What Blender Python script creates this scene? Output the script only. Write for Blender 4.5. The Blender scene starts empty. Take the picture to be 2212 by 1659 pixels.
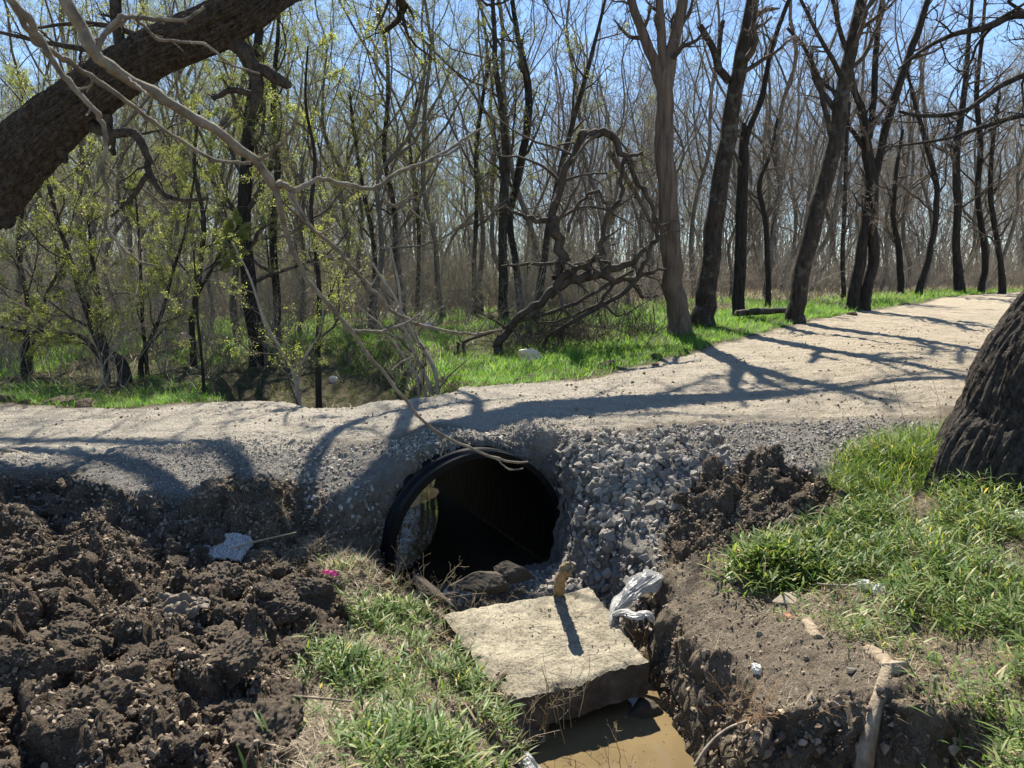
import bpy, math, random
import numpy as np
from mathutils import Vector, noise as mnoise
rad = math.radians
scene = bpy.context.scene
# ------------------------------------------------------------------ camera
EZ = 1.65                      # eye height above the ground the photographer stands on
PITCH = 8.1
cam_d = bpy.data.cameras.new('camera'); cam = bpy.data.objects.new('camera', cam_d)
scene.collection.objects.link(cam); scene.camera = cam
cam.location = (0, 0, EZ); cam.rotation_euler = (rad(90 - PITCH), 0, 0)
cam_d.sensor_width = 36; cam_d.lens = 25.0; cam_d.clip_start = 0.05; cam_d.clip_end = 2000
cam_d.dof.use_dof = True; cam_d.dof.focus_distance = 8.0; cam_d.dof.aperture_fstop = 10.0
# ------------------------------------------------------------------ light
SUN_EL, SUN_AZ = 54.0, -9.0    # azimuth measured from +Y, negative = to the left
sv = Vector((math.sin(rad(SUN_AZ)) * math.cos(rad(SUN_EL)), math.cos(rad(SUN_AZ)) * math.cos(rad(SUN_EL)), math.sin(rad(SUN_EL))))
world = bpy.data.worlds.new('World'); scene.world = world; world.use_nodes = True
wn = world.node_tree.nodes; wl = world.node_tree.links
sky = wn.new('ShaderNodeTexSky'); sky.sky_type = 'NISHITA'; sky.sun_disc = False
sky.sun_elevation = rad(SUN_EL); sky.sun_rotation = rad(SUN_AZ)
sky.air_density = 1.0; sky.dust_density = 0.0; sky.ozone_density = 4.0
bg = wn['Background']; bg.inputs[1].default_value = 0.085
wl.new(sky.outputs[0], bg.inputs[0])
sun_d = bpy.data.lights.new('sun', 'SUN'); sun_d.energy = 5.0; sun_d.angle = rad(0.6); sun_d.color = (1, .94, .82)
sun = bpy.data.objects.new('sun', sun_d); scene.collection.objects.link(sun)
sun.rotation_euler = sv.to_track_quat('Z', 'Y').to_euler()
scene.view_settings.view_transform = 'Standard'; scene.view_settings.look = 'None'
scene.view_settings.exposure = 1.22; scene.view_settings.gamma = 1
scene.render.engine = 'CYCLES'
cy = scene.cycles
cy.max_bounces = 6; cy.diffuse_bounces = 3; cy.glossy_bounces = 2; cy.transmission_bounces = 4; cy.transparent_max_bounces = 6
cy.caustics_reflective = False; cy.caustics_refractive = False
# ------------------------------------------------------------------ helpers
C = scene.collection
DF = 1536.1                    # focal length in units of the sheet I measured on
def D(dx, dy, Y):
    "point seen at (dx, dy) that stands Y metres ahead"
    a = (dx - 1106) / DF; b = (829.5 - dy) / DF; p = rad(PITCH)
    t = Y / (b * math.sin(p) + math.cos(p))
    return np.array([t * a, Y, EZ + t * (b * math.cos(p) - math.sin(p))])
def DR(w, Y): return w * 0.5 / DF * Y * 1.01          # half width
def tag(o, label=None, cat=None, group=None, kind=None):
    if label: o['label'] = label
    if cat: o['category'] = cat
    if group: o['group'] = group
    if kind: o['kind'] = kind
    return o
def empty(name, loc=(0, 0, 0)):
    o = bpy.data.objects.new(name, None); o.empty_display_size = .2; C.objects.link(o); o.location = loc; return o
def mesh_np(name, V, F4=None, F3=None, smooth=True):
    V = np.asarray(V, dtype=np.float32).reshape(-1, 3)
    n4 = 0 if F4 is None else len(F4); n3 = 0 if F3 is None else len(F3)
    me = bpy.data.meshes.new(name)
    me.vertices.add(len(V)); me.vertices.foreach_set('co', V.ravel())
    loops = []
    if n4: loops.append(np.asarray(F4, dtype=np.int32).ravel())
    if n3: loops.append(np.asarray(F3, dtype=np.int32).ravel())
    loops = np.concatenate(loops)
    me.loops.add(len(loops)); me.loops.foreach_set('vertex_index', loops)
    ls = np.concatenate([np.arange(n4) * 4, n4 * 4 + np.arange(n3) * 3]).astype(np.int32)
    me.polygons.add(n4 + n3); me.polygons.foreach_set('loop_start', ls)
    try: me.polygons.foreach_set('loop_total', np.concatenate([np.full(n4, 4), np.full(n3, 3)]).astype(np.int32))
    except Exception: pass
    me.polygons.foreach_set('use_smooth', np.full(n4 + n3, smooth, dtype=bool))
    me.update(calc_edges=True)
    return me
def obj(name, me, mat, parent=None):
    o = bpy.data.objects.new(name, me); C.objects.link(o)
    if mat is not None and not me.materials: me.materials.append(mat)
    if parent is not None: o.parent = parent
    return o
class MB:
    def __init__(s): s.V = []; s.F4 = []; s.F3 = []; s.n = 0
    def add(s, V, F4=None, F3=None):
        V = np.asarray(V, dtype=float).reshape(-1, 3)
        if F4 is not None and len(F4): s.F4.append(np.asarray(F4) + s.n)
        if F3 is not None and len(F3): s.F3.append(np.asarray(F3) + s.n)
        s.V.append(V); s.n += len(V)
    def tubes(s, P, R, sides=3, cap=False):
        "P (M,K,3) R (M,K)"
        P = np.asarray(P, float); R = np.asarray(R, float); M, K, _ = P.shape
        T = np.empty_like(P); T[:, 1:-1] = P[:, 2:] - P[:, :-2]; T[:, 0] = P[:, 1] - P[:, 0]; T[:, -1] = P[:, -1] - P[:, -2]
        T /= np.linalg.norm(T, axis=2, keepdims=True) + 1e-9
        m = P[:, -1] - P[:, 0]; ax = np.argmin(np.abs(m), axis=1); ref = np.zeros((M, 1, 3)); ref[np.arange(M), 0, ax] = 1
        U = np.cross(T, ref); U /= np.linalg.norm(U, axis=2, keepdims=True) + 1e-9
        W = np.cross(T, U)
        a = np.arange(sides) * 2 * math.pi / sides
        ring = P[:, :, None] + R[:, :, None, None] * (U[:, :, None] * np.cos(a)[None, None, :, None] + W[:, :, None] * np.sin(a)[None, None, :, None])
        k = np.arange(K - 1)[:, None]; j = np.arange(sides)[None]; jn = (j + 1) % sides
        f = np.stack([k * sides + j, k * sides + jn, (k + 1) * sides + jn, (k + 1) * sides + j], -1).reshape(-1, 4)
        F = (f[None] + (np.arange(M) * K * sides)[:, None, None]).reshape(-1, 4)
        s.add(ring.reshape(-1, 3), F)
    def tube(s, P, R, sides=8, wob=0, seed=0, res=None, fine=None):
        P = np.asarray(P, float); R = np.asarray(R, float)
        if res: P, R = resample(P, R, res)
        if wob:
            rs = np.random.RandomState(seed); K = len(P)
            for c in range(3): P[:, c] += np.interp(np.arange(K), np.arange(0, K + 3, 3), rs.randn(len(np.arange(0, K + 3, 3)))) * R * wob
        s.tubes(P[None], R[None], sides)
        n = s.V[-1].shape[0]; b = s.n - n
        s.add([P[0], P[-1]]); c0 = s.n - 2
        j = np.arange(sides)
        s.F3.append(np.stack([np.full(sides, c0), b + (j + 1) % sides, b + j], 1))
        s.F3.append(np.stack([np.full(sides, c0 + 1), b + n - sides + j, b + n - sides + (j + 1) % sides], 1))
    def box(s, c, h, rz=0):
        v = np.array([[x, y, z] for x in (-1, 1) for y in (-1, 1) for z in (-1, 1)]) * np.array(h)
        ca, sa = math.cos(rz), math.sin(rz)
        v = v @ np.array([[ca, sa, 0], [-sa, ca, 0], [0, 0, 1]]) + np.array(c)
        s.add(v, [[0, 1, 3, 2], [4, 6, 7, 5], [0, 4, 5, 1], [2, 3, 7, 6], [0, 2, 6, 4], [1, 5, 7, 3]])
    def mesh(s, name, smooth=True):
        V = np.concatenate(s.V); F4 = np.concatenate(s.F4) if s.F4 else None; F3 = np.concatenate(s.F3) if s.F3 else None
        return mesh_np(name, V, F4, F3, smooth)
def resample(P, R, n):
    P = np.asarray(P, float); R = np.asarray(R, float)
    # Catmull-Rom through the points
    K = len(P); Q = np.vstack([2 * P[0] - P[1], P, 2 * P[-1] - P[-2]])
    u = np.linspace(0, K - 1 - 1e-6, n); i = u.astype(int); f = (u - i)[:, None]
    a, b, c, d = Q[i], Q[i + 1], Q[i + 2], Q[i + 3]
    out = .5 * ((2 * b) + (c - a) * f + (2 * a - 5 * b + 4 * c - d) * f ** 2 + (3 * b - a - 3 * c + d) * f ** 3)
    return out, np.interp(u, np.arange(K), R)
# value noise / worley in numpy
_rs = np.random.RandomState(7); _T = _rs.rand(256, 256); _WX = _rs.rand(256, 256); _WY = _rs.rand(256, 256)
def vn(x, y, s=0):
    x = x + s * 17.3; y = y + s * 31.7
    i = np.floor(x).astype(int); j = np.floor(y).astype(int); fx = x - i; fy = y - j
    fx = fx * fx * fx * (fx * (fx * 6 - 15) + 10); fy = fy * fy * fy * (fy * (fy * 6 - 15) + 10)
    a = _T[i & 255, j & 255]; b = _T[(i + 1) & 255, j & 255]; c = _T[i & 255, (j + 1) & 255]; d = _T[(i + 1) & 255, (j + 1) & 255]
    return (a * (1 - fx) + b * fx) * (1 - fy) + (c * (1 - fx) + d * fx) * fy
def fbm(x, y, s=0, o=4, g=.5):
    r = 0; A = 1; t = 0
    for k in range(o): r = r + A * vn(x, y, s + k * 3); t += A; A *= g; x = x * 2.03 + .3; y = y * 2.03 + .7
    return r / t
def worley(x, y, s=0, per=None):
    if per is None: x = x + s * 13.1
    y = y + s * 7.7
    i = np.floor(x).astype(int); j = np.floor(y).astype(int)
    f1 = np.full(x.shape, 9.); f2 = np.full(x.shape, 9.); idv = np.zeros(x.shape)
    for di in (-1, 0, 1):
        for dj in (-1, 0, 1):
            a0 = i + di; b = j + dj; a = a0 if per is None else a0 % per
            d = np.hypot(a0 + _WX[a & 255, b & 255] - x, b + _WY[a & 255, b & 255] - y)
            m = d < f1
            f2 = np.where(m, f1, np.minimum(f2, d)); idv = np.where(m, _T[a & 255, b & 255], idv); f1 = np.where(m, d, f1)
    return f1, f2, idv
def facets(x, y, s=0):
    x = x + s * 13.1; y = y + s * 7.7; i = np.floor(x).astype(int); j = np.floor(y).astype(int); f1 = np.full(x.shape, 9.); h = np.zeros(x.shape)
    for di in (-1, 0, 1):
        for dj in (-1, 0, 1):
            a = (i + di) & 255; b = (j + dj) & 255; ox = x - (i + di) - _WX[a, b]; oy = y - (j + dj) - _WY[a, b]; d = np.hypot(ox, oy); m = d < f1
            h = np.where(m, _T[a, b] + (_T[b, a] - .5) * 1.9 * ox + (_T[(a + 7) & 255, b] - .55) * 1.9 * oy, h); f1 = np.where(m, d, f1)
    return h
def sst(a, b, x):
    t = np.clip((x - a) / (b - a), 0, 1); return t * t * (3 - 2 * t)
def inpoly(x, y, poly):
    r = np.zeros(x.shape, bool); n = len(poly)
    for i in range(n):
        x0, y0 = poly[i]; x1, y1 = poly[(i + 1) % n]
        if y0 == y1: continue
        c = ((y0 > y) != (y1 > y)) & (x < (x1 - x0) * (y - y0) / (y1 - y0) + x0)
        r ^= c
    return r
def distpoly(x, y, poly, closed=True):
    d = np.full(x.shape, 1e9); n = len(poly)
    for i in range(n if closed else n - 1):
        x0, y0 = poly[i]; x1, y1 = poly[(i + 1) % n]; vx, vy = x1 - x0, y1 - y0
        t = np.clip(((x - x0) * vx + (y - y0) * vy) / (vx * vx + vy * vy), 0, 1)
        d = np.minimum(d, np.hypot(x - x0 - t * vx, y - y0 - t * vy))
    return d
def soft(x, y, poly, w=.12):
    d = distpoly(x, y, poly); s = np.where(inpoly(x, y, poly), d, -d)
    return sst(-w, w, s)
# ------------------------------------------------------------------ materials
def mat(name):
    m = bpy.data.materials.new(name); m.use_nodes = True; nt = m.node_tree
    return m, nt.nodes, nt.links, nt.nodes['Principled BSDF']
def ramp(N, L, fac, stops):
    r = N.new('ShaderNodeValToRGB'); e = r.color_ramp.elements
    while len(e) < len(stops): e.new(.5)
    for k, (p, c) in enumerate(stops): e[k].position = p; e[k].color = (*c, 1)
    L.new(fac, r.inputs[0]); return r.outputs[0]
def ntex(N, L, scale, detail=6, rough=.6, vec=None, kind='ShaderNodeTexNoise'):
    n = N.new(kind); n.inputs['Scale'].default_value = scale
    if kind == 'ShaderNodeTexNoise': n.inputs['Detail'].default_value = detail; n.inputs['Roughness'].default_value = rough
    if vec is not None: L.new(vec, n.inputs['Vector'])
    return n
def objvec(N, L, scale=(1, 1, 1)):
    tc = N.new('ShaderNodeTexCoord'); mp = N.new('ShaderNodeMapping'); mp.inputs['Scale'].default_value = scale
    L.new(tc.outputs['Object'], mp.inputs[0]); return mp.outputs[0]
def bump(N, L, B, h, dist, strength=1.0, prev=None):
    b = N.new('ShaderNodeBump'); b.inputs['Distance'].default_value = dist; b.inputs['Strength'].default_value = strength
    L.new(h, b.inputs['Height'])
    if prev is not None: L.new(prev, b.inputs['Normal'])
    L.new(b.outputs[0], B.inputs['Normal']); return b.outputs[0]
def mix(N, L, f, a, b, mode='MIX'):
    m = N.new('ShaderNodeMix'); m.data_type = 'RGBA'; m.blend_type = mode
    if isinstance(f, (int, float)): m.inputs[0].default_value = f
    else: L.new(f, m.inputs[0])
    for s_, v in ((6, a), (7, b)):
        if isinstance(v, tuple): m.inputs[s_].default_value = (*v, 1)
        else: L.new(v, m.inputs[s_])
    return m.outputs[2]
def simple(name, stops, scale=8, rough=.85, bs=0, bd=.01, detail=6, vec=(1, 1, 1), spec=.2):
    m, N, L, B = mat(name); v = objvec(N, L, vec)
    n = ntex(N, L, scale, detail, .65, v)
    L.new(ramp(N, L, n.outputs[0], stops), B.inputs['Base Color'])
    B.inputs['Roughness'].default_value = rough; B.inputs['Specular IOR Level'].default_value = spec
    if bs:
        n2 = ntex(N, L, bs, 8, .7, v); bump(N, L, B, n2.outputs[0], bd)
    return m
def leafmat(name, cols, trans=.5):
    m, N, L, B = mat(name)
    g = N.new('ShaderNodeNewGeometry'); c = ramp(N, L, g.outputs['Random Per Island'], cols)
    L.new(c, B.inputs['Base Color']); B.inputs['Roughness'].default_value = .5; B.inputs['Specular IOR Level'].default_value = .35
    t = N.new('ShaderNodeBsdfTranslucent'); tm = mix(N, L, 1.0, c, (1.6, 1.5, .7), 'MULTIPLY'); L.new(tm, t.inputs[0])
    mx = N.new('ShaderNodeMixShader'); mx.inputs[0].default_value = trans
    L.new(B.outputs[0], mx.inputs[1]); L.new(t.outputs[0], mx.inputs[2]); L.new(mx.outputs[0], N['Material Output'].inputs[0])
    return m
def barkmat(name, dark, light, scale=6, bd=.02, lichen=0.0, zs=.25):
    m, N, L, B = mat(name); v = objvec(N, L, (1, 1, zs))
    n = ntex(N, L, scale * 3, 8, .7, v); w = ntex(N, L, scale * 4, kind='ShaderNodeTexVoronoi', vec=v); w.feature = 'DISTANCE_TO_EDGE'
    c = ramp(N, L, n.outputs[0], [(.3, dark), (.7, light)])
    if lichen:
        n3 = ntex(N, L, 5, 5, .6, objvec(N, L)); f = ramp(N, L, n3.outputs[0], [(.55, (0, 0, 0)), (.62, (lichen,) * 3)])
        c = mix(N, L, f, c, (.22, .23, .18))
    L.new(c, B.inputs['Base Color']); B.inputs['Roughness'].default_value = .9; B.inputs['Specular IOR Level'].default_value = .15
    p = bump(N, L, B, w.outputs[0], bd, .8); bump(N, L, B, n.outputs[0], bd * .8, 1, p)
    return m
M = {}
M['bark'] = barkmat('bark', (.014, .011, .009), (.070, .057, .045), lichen=.22)
M['bark_big'] = barkmat('bark_furrowed', (.014, .011, .009), (.115, .092, .072), 6, .04, zs=.6)
M['bark_char'] = barkmat('bark_charred', (.010, .009, .008), (.055, .047, .04), 6, .03)
M['bark_old'] = barkmat('bark_old', (.010, .009, .008), (.105, .088, .072), 7, .035, zs=.6)
M['bark_bare'] = barkmat('bark_stripped', (.045, .034, .026), (.19, .145, .11), 4, .015, zs=.12)
M['twig'] = simple('twig', [(.3, (.15, .125, .10)), (.7, (.38, .325, .26))], 5)
M['twig_dark'] = simple('twig_dark', [(.3, (.030, .025, .02)), (.7, (.11, .09, .072))], 5)
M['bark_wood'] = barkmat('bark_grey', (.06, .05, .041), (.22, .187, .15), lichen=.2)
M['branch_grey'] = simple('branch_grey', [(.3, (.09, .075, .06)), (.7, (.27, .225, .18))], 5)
M['deadwood'] = simple('deadwood', [(.3, (.12, .095, .07)), (.7, (.36, .30, .23))], 20, bs=60, bd=.004, vec=(1, 1, .4))
M['fgbranch'] = simple('branch_bark', [(.28, (.07, .056, .042)), (.52, (.20, .165, .12)), (.78, (.38, .33, .245))], 26, bs=110, bd=.003)
M['leaf'] = leafmat('new_leaves', [(0, (.15, .19, .05)), (.5, (.25, .30, .09)), (1, (.38, .42, .16))], .5)
M['grass'] = leafmat('grass_blades', [(0, (.06, .12, .025)), (.5, (.11, .20, .04)), (.8, (.18, .27, .06)), (1, (.42, .37, .2))], .5)
M['grass_far'] = leafmat('meadow_blades', [(0, (.08, .19, .03)), (.6, (.14, .30, .05)), (1, (.26, .38, .09))], .5)
M['plant'] = leafmat('plant_leaves', [(0, (.05, .10, .025)), (.5, (.11, .18, .045)), (.8, (.20, .27, .08)), (.93, (.36, .35, .17)), (1, (.42, .35, .2))], .42)
M['dry'] = leafmat('dry_stems', [(0, (.20, .15, .09)), (1, (.48, .40, .26))], .2)
# ------------------------------------------------------------------ the lie of the land
PC = np.array([-.27, 5.88, EZ - 2.26]); PR = .83; YAW = rad(28); PLEN = 2.9       # culvert mouth, radius, heading
PA = np.array([-math.sin(YAW), math.cos(YAW)]); PN = -PA
PC2 = PC[:2] + PA * PLEN
ctl = [(0,880,9),(0,1000,6.4),(500,870,8.9),(500,950,6.7),(1000,840,8.7),(1010,940,6.6),(1480,765,10.8),(1500,920,6.8),(1870,680,16),(1900,900,7),
 (1900,800,8.8),(1700,830,8.7),(2150,760,10.3),(2200,640,22),(2200,700,14),(2100,1050,4.9),(2200,1040,5.0),(2000,1300,3.6),(1900,1500,2.9),(2200,1650,2.3),(2150,1300,3.3),
 (300,1500,2.75),(100,1120,5.2),(450,1090,5.4),(100,1030,6.0),(450,1020,6.2),(0,1300,3.9),(500,1300,4.0),(700,1600,2.9),(100,1650,2.25),(850,1350,4.35),
 (1600,1050,5.7),(1600,1200,4.85),(1750,1060,5.5),(1300,1080,5.8),(1250,1230,5.3),(1500,960,6.25),(1350,960,6.3),(700,1080,5.8),(800,1200,5.3),(760,970,6.4),(1700,1000,6.0),(1900,960,5.95),
 (1500,1300,4.25),(1450,1500,3.35),(1700,1300,4.15),(1700,1500,3.1),(1750,1640,2.6),(1600,1400,3.6),(900,1500,3.5),(1000,1420,3.95),
 (300,868,10),(300,790,14.5),(700,730,17),(1100,750,13.2),(1050,825,10.3),(1300,742,13),(1465,722,13),(1600,680,15.5),(1740,690,14.5),(2000,640,22),(2100,632,26),
 (500,665,33),(1000,660,33),(1500,640,35),(2200,622,34),(0,800,14),(0,690,25)]
cp = [D(*c) for c in ctl]
cp += [np.array(p, float) for p in [(0,0,0),(-3,0,0),(3,0,.05),(0,-6,0),(-8,-4,0),(8,-4,.2),(-9,3,-.1),(-9,6,-.1),(-9,9,0),(6,4,.25),(9,7,.4),(14,10,.7),(0,60,1.1),(-50,60,.8),(50,60,1.4),(-60,10,.2),(60,10,1.2),(0,300,2),(-300,0,1),(300,0,2),(0,-60,0),(-.3,6.7,EZ-1.40),(-1.2,7,EZ-1.44),(.6,6.9,EZ-1.38),(-.9,6.35,EZ-1.42),(.2,6.35,EZ-1.38),(-.5,6.3,EZ-1.38),(-1.8,8.2,EZ-1.42)]]
cp = np.array(cp)
def solve_rbf():
    d = np.hypot(cp[:, None, 0] - cp[None, :, 0], cp[:, None, 1] - cp[None, :, 1]); n = len(cp)
    A = np.zeros((n + 3, n + 3)); A[:n, :n] = d - np.eye(n) * .05; A[:n, n:] = np.c_[np.ones(n), cp[:, :2]]; A[n:, :n] = A[:n, n:].T
    return np.linalg.solve(A, np.r_[cp[:, 2], 0, 0, 0])
W_ = solve_rbf()
def base_z(x, y):
    r = W_[-3] + W_[-2] * x + W_[-1] * y
    for k in range(len(cp)): r = r + W_[k] * np.sqrt((x - cp[k, 0]) ** 2 + (y - cp[k, 1]) ** 2 + .0064)
    return r
P2 = lambda L_: [tuple(D(*q)[:2]) for q in L_]
soilL = P2([(-500,1050,5.9),(0,1050,5.9),(150,1010,6.2),(260,1075,5.7),(470,1085,5.6),(540,1030,6.05),(660,1040,5.95),(720,1100,5.6),(700,1200,5.1),(735,1300,4.6),(745,1400,3.95),(640,1470,3.4),(580,1659,2.6)]) + [(-.9,1.5),(-6,1.5)]
grassL = P2([(700,1215,5.05),(820,1190,5.2),(900,1250,4.9),(960,1340,4.45),(1010,1440,3.95),(1110,1540,3.5)]) + [(0,2.6),(0,2.0),(-.9,1.8)] + P2([(580,1659,2.6),(640,1470,3.4),(745,1400,3.95),(735,1300,4.6)])
moundR = P2([(1440,1090,5.5),(1500,1035,5.8),(1620,1020,5.9),(1760,1040,5.65),(1830,1150,5.0),(1800,1230,4.6),(1600,1230,4.7),(1450,1200,4.9)])
gravR = P2([(1060,985,6.15),(1250,940,6.5),(1500,925,6.75),(1900,890,7),(2060,915,6.4),(1900,965,5.9),(1780,1030,5.6),(1500,1040,5.75),(1440,1100,5.4),(1440,1200,4.95),(1350,1260,4.8),(1290,1320,4.6),(1100,1300,5.1),(1150,1180,5.5)])
gravL = P2([(-500,990,6.5),(500,930,6.8),(800,930,6.6),(1010,945,6.5),(1100,960,6.4),(1060,1000,6.1),(900,1000,6.15),(740,1080,5.8),(640,1040,6.0),(500,1030,6.1),(440,1085,5.6),(270,1075,5.7),(150,1020,6.15),(-500,1050,6)])
grassR = P2([(1790,1020,5.6),(1900,955,5.95),(2060,925,6.2)]) + [(4.6,6.6),(7,6),(7,1),(1.9,1)] + P2([(2080,1659,2.2),(1960,1480,2.9),(1800,1420,3.4),(1640,1280,4.3),(1620,1210,4.7),(1830,1200,4.8)])
near_e = np.array([(-60, 6.2), (-6, 6.5), (0, 6.6), (3.7, 7.0), (5.2, 7.4), (8, 8.6), (12, 11), (20, 17), (60, 40)])
back_e = np.array([(-60, 9.5), (-6, 9.1), (-.9, 8.75), (1.2, 9.5), (2.7, 10.7), (5, 13), (8, 16.5), (16, 24), (60, 60)])
def roadm(x, y):
    jx = (fbm(x * 1.3, y * 1.3, 3) - .5) * .7
    n = np.interp(x, near_e[:, 0], near_e[:, 1]) + jx; b = np.interp(x, back_e[:, 0], back_e[:, 1]) + jx
    return sst(-.15, .15, np.minimum(y - n, b - y))
chan = np.array([(-.33, 5.85, .80, -2.52), (-.05, 5.2, .72, -2.42), (.3, 4.5, .60, -2.60), (.57, 3.9, .34, -2.78), (.58, 3.4, .30, -2.85), (.66, 2.4, .34, -2.8), (1.0, 1.0, .4, -2.6), (1.4, -.5, .3, -1.9)])
notch = np.array([(.80, 2.50, .16, -2.6), (1.25, 2.56, .17, -2.45), (1.62, 2.52, .08, -2.2)])
creek = np.array([(PC2[0], PC2[1], .85, -2.7), (PC2[0] - .6, PC2[1] + 1.1, .9, -2.65), (-3.1, 11.2, 1.0, -2.5), (-3.6, 13.5, 1.1, -2.3), (-6, 16, 1.1, -2.2)])
def along(x, y, L_):
    d = np.full(x.shape, 1e9); w = np.zeros(x.shape); bz = np.zeros(x.shape); side = np.zeros(x.shape)
    for i in range(len(L_) - 1):
        a, b = L_[i], L_[i + 1]; v = b[:2] - a[:2]
        t = np.clip(((x - a[0]) * v[0] + (y - a[1]) * v[1]) / (v @ v), 0, 1)
        px = x - a[0] - t * v[0]; py = y - a[1] - t * v[1]; dd = np.hypot(px, py); m = dd < d
        d = np.where(m, dd, d); w = np.where(m, a[2] + t * (b[2] - a[2]), w); bz = np.where(m, a[3] + t * (b[3] - a[3]), bz)
        side = np.where(m, v[0] * py - v[1] * px, side)
    return d, w, bz + EZ, side
def masks(x, y):
    jx = x + (fbm(x * 3, y * 3, 11) - .5) * .35 ; jy = y + (fbm(x * 3, y * 3, 23) - .5) * .35
    near = y < 9
    z = np.zeros(x.shape); m = {k: z.copy() for k in ('soilL', 'grassL', 'mound', 'gravR', 'gravL', 'grassR')}
    for k, p in (('soilL', soilL), ('grassL', grassL), ('mound', moundR), ('gravR', gravR), ('gravL', gravL), ('grassR', grassR)):
        m[k][near] = soft(jx[near], jy[near], p, .10)
    m['road'] = roadm(x, y)
    s_ = (jx - PC[0]) * PN[0] + (jy - PC[1]) * PN[1]; l_ = (jx - PC[0]) * PN[1] - (jy - PC[1]) * PN[0]
    gt = sst(-.75, -.6, s_) * sst(.12, .0, s_) * sst(1.15, .95, np.abs(l_)) * sst(-.75, .2, -l_ * 1.0 + .1); m['gravT'] = gt
    m['gravel'] = np.clip(np.maximum(np.maximum(m['gravR'], gt * .9), m['gravL']) - m['mound'] - m['soilL'] * .6, 0, 1)
    ne = np.interp(x, near_e[:, 0], near_e[:, 1])
    m['back'] = sst(-.1, .3, y - np.interp(x, back_e[:, 0], back_e[:, 1]))
    return m
def height(x, y, detail=True):
    z = base_z(x, y); m = masks(x, y)
    m['slope'] = np.zeros(x.shape)
    # channel on the near side of the culvert
    d, w, bz, sd = along(x, y, chan)
    w = np.where((sd < 0) & (y < 5.1), w * .62, w)
    w = w + (fbm(x * 2.2, y * 2.2, 5) - .5) * .30 + (fbm(x * 6, y * 6, 6) - .5) * .07
    sw = np.where(sd > 0, .20 + .16 * fbm(x * 3, y * 3, 33), .85)      # the right-hand bank is steep, the left one gentle
    t = sst(0, 1, 1 - (d - w) / sw)
    dn, wn_, bn, _s = along(x, y, notch); tn = sst(0, 1, 1 - (dn - wn_ - (fbm(x * 6, y * 6, 34) - .5) * .2) / .24); bz = np.where(tn > t, bn, bz); t = np.maximum(t, tn)
    s1 = (x - PC[0]) * PN[0] + (y - PC[1]) * PN[1]
    lat = np.abs((x - PC[0]) * PN[1] - (y - PC[1]) * PN[0])
    t = t * sst(-.42 + .10 * (fbm(x * 5, y * 5, 8) - .5), .03, s1)
    z1 = z + (bz - z) * t
    d2, w2, bz2, sd2 = along(x, y, creek)
    w2 = w2 + (fbm(x * 1.2, y * 1.2, 9) - .5) * .6
    t2 = sst(0, 1, 1 - (d2 - w2) / .8)
    s2 = (x - PC2[0]) * PA[0] + (y - PC2[1]) * PA[1]
    be = y - np.interp(x, back_e[:, 0], back_e[:, 1]) + .75 * sst(1.1, .7, np.abs((x - PC2[0]) * PA[1] - (y - PC2[1]) * PA[0]))
    t2 = t2 * sst(-.42, .03, s2) * (1 - sst(13, 17, y)) * sst(0, .3, be)
    z1 = z1 + (bz2 - z1) * t2
    m['chan'] = np.maximum(t, t2); z = z1
    sx_ = -s1; cover = PC[2] + np.sqrt(np.clip((PR + .07) ** 2 - lat ** 2, 0, None))
    over = sst(.12, .34, sx_) * sst(PLEN - .12, PLEN - .34, sx_) * (lat < PR + .06)
    z = np.where(over > 0, np.maximum(z, z + (cover - z) * over), z)
    if not detail: return z, m
    cl = np.clip(m['soilL'] + m['mound'], 0, 1) * (1 - t * .7)
    wx = x + (fbm(x * 6, y * 6, 31) - .5) * .16; wy = y + (fbm(x * 6, y * 6, 41) - .5) * .16
    f1, f2, i1 = worley(wx * 3.1, wy * 3.1, 1); a1, a2, ia = worley(wx * 8, wy * 8, 2); b1, b2, ib = worley(wx * 21, wy * 21, 3); c1, c2, ic = worley(x * 48, y * 48, 4)
    q1, q2, _q = worley(wx * 7, wy * 7, 2); lump = .17 * np.clip(facets(wx * 3.1, wy * 3.1, 1), -.1, 1.2) * sst(-.05, .34, f2 - f1) + .08 * np.clip(facets(wx * 7, wy * 7, 2), -.1, 1.2) * sst(-.05, .34, q2 - q1) + .035 * sst(.8, .1, a1) + .040 * (1 - b1) * (.3 + ib) + .016 * (1 - c1)
    lump += (fbm(x * 1.6, y * 1.6, 12, 4) - .5) * .28
    z = z + cl * (lump - .17) + m['mound'] * .10
    gv = m['gravel'] * (1 - m['mound'])
    g1, g2, ig = worley(x * 17, y * 17, 6); h1, h2, ih = worley(x * 38, y * 38, 7)
    z = z + gv * (.026 * (1 - g1) * (.3 + ig) + .010 * (1 - h1) - .012 + (fbm(x * 3, y * 3, 14) - .5) * .07)
    rd = m['road']
    sx = x * .9 - y * .12
    z = z + rd * ((fbm(sx * .8, y * 3.2, 15, 5) - .5) * .055 + (fbm(sx * 2.5, y * 11, 16, 4) - .5) * .030 + .010 * (1 - h1) + (fbm(x * 22, y * 30, 19, 3) - .5) * .028 + .012 * (1 - g1) * (ig > .72))
    rest = np.clip(1 - cl - gv - rd, 0, 1)
    k1, k2, ik = worley(wx * 7, wy * 7, 9); q = np.clip((k2 - k1) * 5, 0, 1)
    z = z + rest * ((fbm(x * 1.8, y * 1.8, 17, 5) - .5) * (.13 + .12 * (y < 5.5)) + (fbm(x * 14, y * 14, 18, 4) - .5) * .035 * (y < 12) + (q - 1) * .012 * (y < 8) + .012 * (1 - b1) * (y < 9))
    # crumbling, rilled faces where the banks are steep
    fz = 4 * t * (1 - t) * (y < 7)
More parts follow.
